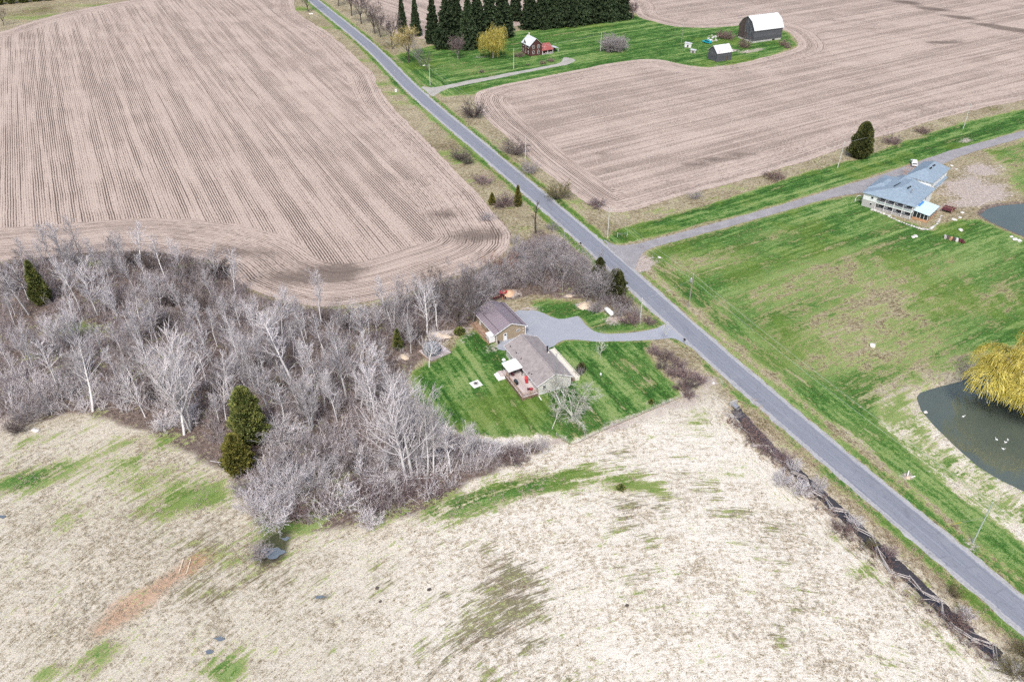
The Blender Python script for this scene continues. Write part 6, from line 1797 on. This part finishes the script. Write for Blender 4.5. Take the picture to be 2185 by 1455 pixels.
def wire(a, b, za, zb, sag, off, label, r=.022):
    ax, ay = a[0] + off * .902, a[1] + off * .431
    bx, by = b[0] + off * .902, b[1] + off * .431
    n = 14
    pts = [(ax + (bx - ax) * t, ay + (by - ay) * t, za + (zb - za) * t - sag * 4 * t * (1 - t)) for t in np.linspace(0, 1, n)]
    tag(MB().tube(pts, r, 4).build('power_line', M_WIRE, None), label, 'wire', 'overhead wires')
off_ = np.array(PA[:2]) + RDIR * 75
PZ = (off_[0], off_[1], 10.0)
for a, b, n1_ in [(PZ, PA, 'nearest pole and the picture corner'), (PA, PB, 'greenish near pole and the transformer pole'), (PB, PC, 'transformer pole and the lane corner pole'), (PC, PD, 'lane corner pole and the pole among bushes'), (PD, PE, 'pole among bushes and the street light pole'), (PE, PF_, 'street light pole and the far roadside pole')]:
    wire(a, b, a[2] + .15, b[2] + .15, 1.0, 0.0, 'upper wire between the ' + n1_)
    wire(a, b, a[2] - 1.4, b[2] - 1.4, 1.3, .12, 'lower wire between the ' + n1_)
wire(PB, PG, PB[2] - 1.2, PG[2] - .2, .5, 0, 'service wire crossing the road to the driveway pole', .015)
wire(PH, PI_, PH[2] - .2, PI_[2] - .2, 1.2, 0, 'wire along the upper lane', .02)
wire(PC, PH, PC[2] - .3, PH[2] - .2, 2.0, 0, 'wire following the lane past the cross field', .015)
wire(PJ, PK, PJ[2], PK[2], .9, 0, 'farm service wire over the farmhouse lawn', .02)
gx0, gy0 = G(2030, 1119)
gw = thing('guy_wire', 'guy wire with yellow guard anchored by the road verge', 'guy wire', (gx0, gy0, 0))
MB().tube([(0, 0, 0), (PA[0] - gx0, PA[1] - gy0, 6.5)], .02, 4).build('wire', M_WIRE, gw)
MB().tube([(.05, 0, .05), ((PA[0] - gx0) * .3, (PA[1] - gy0) * .3, 2.0)], .055, 6).build('guard', M_YELLOW, gw)

# ------------------------------------------------------------------ mailboxes, tank, machine, heaps
def mailbox(px, py, label):
    o = thing('mailbox', label, 'mailbox', (*G(px, py), 0), A_ROAD, 'roadside mailboxes')
    MB().box(-.05, .05, -.05, .05, 0, 1.1).build('post', M_POLE, o)
    bx = MB().prism([(-.16, 1.1), (.16, 1.1), (.16, 1.3), (.09, 1.42), (-.09, 1.42), (-.16, 1.3)], -.32, .32).build('box', M_BLACK, o)
    MB().box(.165, .18, -.1, -.06, 1.3, 1.5).build('flag', M_RED, bx)
mailbox(1238.5, 527, 'black mailbox on the left verge opposite the lane')
mailbox(1459.5, 733, 'black mailbox beside the driveway mouth')
TK = thing('propane_tank', 'white cylindrical propane tank on the grass below the shrubs', 'tank', (*G(1299, 671), 0), R(118))
MB().tube([(-1.75, 0, .95), (-1.65, 0, .95), (-1.4, 0, .95), (1.4, 0, .95), (1.65, 0, .95), (1.75, 0, .95)], [.12, .42, .6, .6, .42, .12], 14).build('tank', M_WHITE, TK, smooth=True)
for x in (-1, 1): MB().box(x - .12, x + .12, -.35, .35, 0, .45).build('foot', M_CONC, TK)
MB().tube([(0, 0, 1.52), (0, 0, 1.7)], .18, 8).build('valve_dome', M_WHITE, TK)
RM = thing('log_splitter', 'red log splitter machine behind the garage by the sawdust', 'machine', (*G(1074, 631), 0), R(20))
MB().box(-1.0, 1.0, -.12, .12, .75, .98).build('beam', M_RED, RM)
MB().box(-1.2, -.6, -.4, .4, .98, 1.5).build('engine', M_RED, RM)
MB().box(.7, .95, -.25, .25, .98, 1.4).build('wedge', M_RED, RM)
MB().bar((-.3, 0, 1.0), (.4, .0, 1.8), .08).build('lever', M_RED, RM)
for y in (-.55, .55):
    w = MB().tube([(-.3, y - .1, .38), (-.3, y + .1, .38)], .38, 12).build('wheel', M_TIRE, RM); MB().tube([(-.3, y - .105, .38), (-.3, y + .105, .38)], .18, 8).build('rim', M_RED, w)
def heap(name, px, py, r, h, mat, label, cat, seed, ratio=.7):
    rg_ = np.random.default_rng(seed); n, m_ = 22, 7
    vs, fs = [(0, 0, h)], []
    for i in range(1, m_ + 1):
        t = i / m_
        for j in range(n):
            a = 2 * math.pi * j / n; f = 1 + rg_.normal(0, .07)
            vs.append((r * t * f * math.cos(a), r * ratio * t * f * math.sin(a), max(-.05, h * (1 - t) ** 1.1 * (1 + rg_.normal(0, .12)) - (.06 if i == m_ else 0))))
    for j in range(n): fs.append((0, 1 + j, 1 + (j + 1) % n))
    for i in range(m_ - 1):
        for j in range(n): fs.append((1 + i * n + j, 1 + (i + 1) * n + j, 1 + (i + 1) * n + (j + 1) % n, 1 + i * n + (j + 1) % n))
    return tag(link(name, mesh_np(name, vs, fs, mat, True), None, (*G(px, py), 0), (0, 0, rg_.uniform(0, 3))), label, cat)
heap('sand_heap', 1247, 652, 2.3, .7, M_SAND, 'pale sand heap on the grass above the driveway', 'heap', 1)
heap('sawdust_heap', 1086, 626, 2.2, .9, M_SAWD, 'orange sawdust heap behind the garage', 'heap', 2)
heap('sand_patch', 1215, 631, 1.1, .3, M_SAND, 'small pale heap at the edge of the tree belt', 'heap', 3)
heap('woodchip_heap', 863, 762, 1.4, .45, M_SAND, 'pale woodchip heap beside the small conifer', 'heap', 4)
heap('straw_heap', 940, 715, 3.0, .5, M_SAND, 'pale straw heap behind the grey dome', 'heap', 5, .4)
for i in range(12):
    X, Y = G(1052 + i * 2.4 + rnd.uniform(-.8, .8), 637 + rnd.uniform(-4, 3))
    o = MB().tube([(-.45, 0, .18), (.45, 0, .18)], .17, 8).build('log', [M_ORANGEWD, M_DKRED][i % 2], None, (X, Y, (i % 2) * .28), (0, 0, rnd.uniform(0, 3)))
    tag(o, 'short cut log by the red log splitter, %s from the left' % ORD[i], 'log', 'cut logs behind the garage')

# culvert
CU = thing('culvert', 'dark round culvert pipe mouth at the head of the ditch', 'culvert', (*G(1571, 866), -.35), math.atan2(-.902, .431))
n_ = 14; vs, fs = [], []
for x, r_ in ((-1.6, .55), (.7, .55), (.7, .47), (-1.5, .47)):
    for j in range(n_): vs.append((x, r_ * math.cos(2 * math.pi * j / n_), .15 + r_ * math.sin(2 * math.pi * j / n_)))
for i in range(3):
    for j in range(n_): fs.append((i * n_ + j, i * n_ + (j + 1) % n_, (i + 1) * n_ + (j + 1) % n_, (i + 1) * n_ + j))
fs.append(tuple(3 * n_ + j for j in range(n_)))
cm = MB(); cm._add(vs, fs); cm.build('pipe', M_METAL, CU)
MB().box(-1.2, -.9, -1.0, 1.0, -.4, 1.0).build('headwall', M_CONC, CU)

# ------------------------------------------------------------------ zigzag rail fence along the ditch
RF = thing('rail_fence', 'old silver zigzag rail fence running beside the ditch', 'fence', (0, 0, 0))
FZ = [(1547, 887), (1568, 894), (1577, 912), (1603, 934), (1605, 955), (1637, 957), (1654, 981), (1676, 990), (1690, 1012), (1716, 1022), (1728, 1046), (1757, 1063), (1774, 1088), (1805, 1095), (1812, 1108), (1828, 1131), (1860, 1146), (1880, 1189), (1899, 1224), (1939, 1235), (1968, 1268), (2008, 1289), (2010, 1314), (2039, 1344), (2077, 1369), (2119, 1381), (2123, 1414), (2150, 1426), (2175, 1450)]
rf = random.Random(9)
rail_m = [MB().tube([(-.5, 0, 0), (-.15, .012, .006), (.2, -.01, .0), (.5, .0, 0)], [.075, .085, .07, .06], 5).mesh('rail', M_GREYWOOD) for _ in range(1)][0]
for i in range(len(FZ) - 1):
    a, b = np.array(G(*FZ[i])), np.array(G(*FZ[i + 1]))
    L = np.hypot(*(b - a)); an = math.atan2(*(b - a)[::-1])
    for k in range(3 if i % 4 else 4):
        miss = rf.random() < .12
        z = .16 + k * .24 + (i % 2) * .1
        o = link('rail', rail_m, RF, ((a[0] + b[0]) / 2 + rf.gauss(0, .12), (a[1] + b[1]) / 2 + rf.gauss(0, .12), .1 if miss else z), (0, rf.gauss(0, .03), an + rf.gauss(0, .05) + (rf.uniform(-.5, .5) if miss else 0)))
        o.scale = (L * rf.uniform(.95, 1.2) + .3, rf.uniform(.7, 1.1), rf.uniform(.7, 1.1))
# bleached branches along the fence
for i, (px, py, an) in enumerate([(1700, 1020, 40), (1715, 1040, 110), (1745, 1060, 20), (1812, 1112, -60), (1818, 1122, -75), (1990, 1283, -15), (2000, 1278, -30), (2085, 1375, -20), (1650, 965, 60), (1590, 925, -40), (1900, 1178, -35), (1930, 1200, -20), (2070, 1350, -40)]):
    X, Y = G(px, py)
    L = rf.uniform(2, 4)
    tag(MB().tube([(-L / 2, 0, .15), (-L / 6, .12, .3), (L / 5, -.1, .35), (L / 2, .1, .2)], [.07, .06, .045, .02], 5).build('fallen_branch', M_GREYWOOD, None, (X, Y, .05), (0, rf.uniform(-.15, .15), R(an))),
        'bleached fallen branch, %s from the top along the rail fence' % ORD[i], 'branch', 'branches along the rail fence')

# wire fence below the house lawn
WF = thing('wire_fence', 'low wire garden fence along the lower edge of the house lawn', 'fence', (0, 0, 0))
WP = smooth_poly(GP([(1187, 930), (1219, 949), (1267, 928), (1328, 901), (1392, 874), (1456, 847)]), 2.2, closed=False)
fp = MB().box(-.04, .04, -.04, .04, 0, .95).mesh('post', M_GREYWOOD)
for p in WP: link('post', fp, WF, (p[0], p[1], 0))
for z in (.25, .55, .85): MB().tube([(p[0], p[1], z) for p in WP], .018, 4).build('wire', M_WIRE, WF)
MB().tube([(p[0], p[1], .03) for p in WP], .07, 5).build('edging', M_LATTICE, WF)

# ------------------------------------------------------------------ pond life, stones, yard bits
def duck(px, py, rz, label):
    o = thing('duck', label, 'duck', (*G(px, py, -.3), -.33), rz, 'ducks on the pond')
    MB().blob((0, 0, .12), .28, .16, .15, 3, .05, 10, 7).build('body', M_WHITE, o, smooth=True)
    MB().tube([(.2, 0, .18), (.27, 0, .32), (.3, 0, .4)], [.07, .05, .06], 7).blob((.31, 0, .43), .08, .06, .06, 4, .03, 8, 6).build('head', M_WHITE, o, smooth=True)
    MB().tube([(.36, 0, .42), (.45, 0, .4)], [.03, .015], 5).build('beak', M_YELLOW, o)
    MB().prism([(-.25, .14), (-.2, .1), (-.38, .24)], -.05, .05).build('tail', M_WHITE, o)
for i, (px, py) in enumerate([(2055, 889), (2106, 859), (2126, 938), (2145, 944), (2150, 939), (2140, 958)]):
    duck(px, py, i * 1.1, ['white duck swimming alone left of the willow', 'white duck under the willow edge', 'white duck leftmost of the lower group', 'white duck in the middle of the lower group', 'white duck rightmost of the lower group', 'white duck lowest of the lower group'][i])
STN = [(2036, 470, 'pale stone right of the sunroom'), (2048, 465, 'pale stone behind the sunroom deck'), (2053, 455, 'flat pale stone on the dirt'), (2030, 355, 'white boulder behind the white house'), (2040, 362, 'white boulder beside the tyre tracks'), (2158, 506, 'pale stone at the small pond, upper'), (2166, 512, 'pale stone at the small pond, middle'), (2175, 515, 'pale stone at the small pond, lower'),
       (2050, 492, 'pale stone on the pond lawn'), (1948, 507, 'flat grey stone on the lawn below the white house'), (1954, 505, 'flat grey stone right of its twin on the lawn'), (1522, 818, 'pale boulder at the end of the bramble bank'), (805, 1255, 'small dark stone in the meadow left'), (812, 1283, 'dark stone in the pale meadow'), (916, 1258, 'dark stone alone in the pale meadow'), (1338, 1292, 'dark clod in the meadow right'), (72, 918, 'pale stone under the left thicket'), (78, 920, 'second pale stone under the left thicket'), (1975, 880, 'tiny pale stone at the pond shore'), (1862, 738, 'white stone on the big lawn'), (1407, 550, 'pale stump on the corner of the big lawn')]
for i, (px, py, lb) in enumerate(STN):
    s = rnd.uniform(.4, .75) * (.6 if 'dark' in lb else 1)
    dk = 'dark' in lb
    tag(MB().blob((0, 0, s * .25), s * 1.2, s, s * .5, 90 + i, .2, 8, 6).build('stone', M_DARK if dk else M_ROCK, None, (*G(px, py), 0), (0, 0, rnd.uniform(0, 6))), lb, 'stone')
for i in range(7):
    X, Y = G(2016 + i * 6.3, 508 + i * 1.6)
    tag(MB().tube([(-.7, 0, .4), (.7, 0, .4)], .42, 9).build('log', [M_GREYWOOD, M_DARK, M_ORANGEWD, M_DARK, M_ROCK, M_DKRED, M_DKRED][i], None, (X, Y, 0), (0, 0, R(60) + rnd.uniform(-.3, .3))), 'thick log, %s from the left in the log row on the lawn' % ORD[i], 'log', 'log row on the big lawn')
SS = thing('split_stump', 'pale split stump with two propped posts near the road', 'stump', (*G(1937, 1020), 0))
MB().blob((0, 0, .12), .55, .45, .3, 5, .25, 9, 6).build('stump', M_SAND, SS)
MB().bar((-.1, .1, .1), (.35, 1.0, 1.1), .13).build('post', M_CANVAS, SS); MB().bar((.2, .0, .15), (1.5, .3, .25), .13).build('post', M_CANVAS, SS)
GT = thing('farm_gate', 'grey metal farm gate on posts beside the lane corner', 'gate', (*G(1338, 505), 0), R(8))
for x in (-3.0, 0.0): MB().tube([(x, 0, 0), (x, 0, 1.5)], .1, 7).build('post', M_POLEL, GT)
for z in (.9, 1.2): MB().bar((-2.95, 0, z), (-.05, 0, z), .05).build('gate_bar', M_METAL, GT)
BXW = thing('white_box', 'white utility box on the field side of the road', 'box', (*G(845, 197), 0), R(30))
MB().box(-.4, .4, -.3, .3, 0, 1.1).build('cabinet', M_WHITE, BXW); MB().box(-.45, .45, -.35, .35, 1.102, 1.2).build('lid', M_WHITE, BXW)
MB().box(-.3, .3, -.33, -.303, .2, .9).build('door', M_SKIRT, BXW)
tag(MB().box(-1.2, 1.2, -.3, .3, .0, .35).box(-1.0, 1.0, -.25, .25, .36, .5).build('concrete_block', M_CANVAS, None, (*G(664, 31), 0), (0, 0, .2)), 'white concrete block under the lone roadside tree', 'block')
DKP = thing('bird_feeder', 'small white bird feeder on a pole in the front lawn', 'bird feeder', (*G(1281, 812), 0))
MB().tube([(0, 0, 0), (0, 0, 1.6)], .03, 5).build('pole', M_BLACK, DKP); MB().box(-.18, .18, -.18, .18, 1.6, 1.66).build('tray', M_WHITE, DKP); MB().prism([(-.22, 1.9), (.22, 1.9), (0, 2.1)], -.22, .22).build('roof', M_WHITE, DKP); MB().box(-.1, .1, -.1, .1, 1.67, 1.9).build('seed_box', M_GLASS, DKP)
TR = thing('timber_trough', 'two pale beams lying side by side in the rusty meadow patch', 'beams', (*G(403, 1208), 0), R(95))
for y in (0, 1.3): MB().bar((-1.6, y, .1), (1.6, y, .1), .2, .14).build('beam', M_SAND, TR)
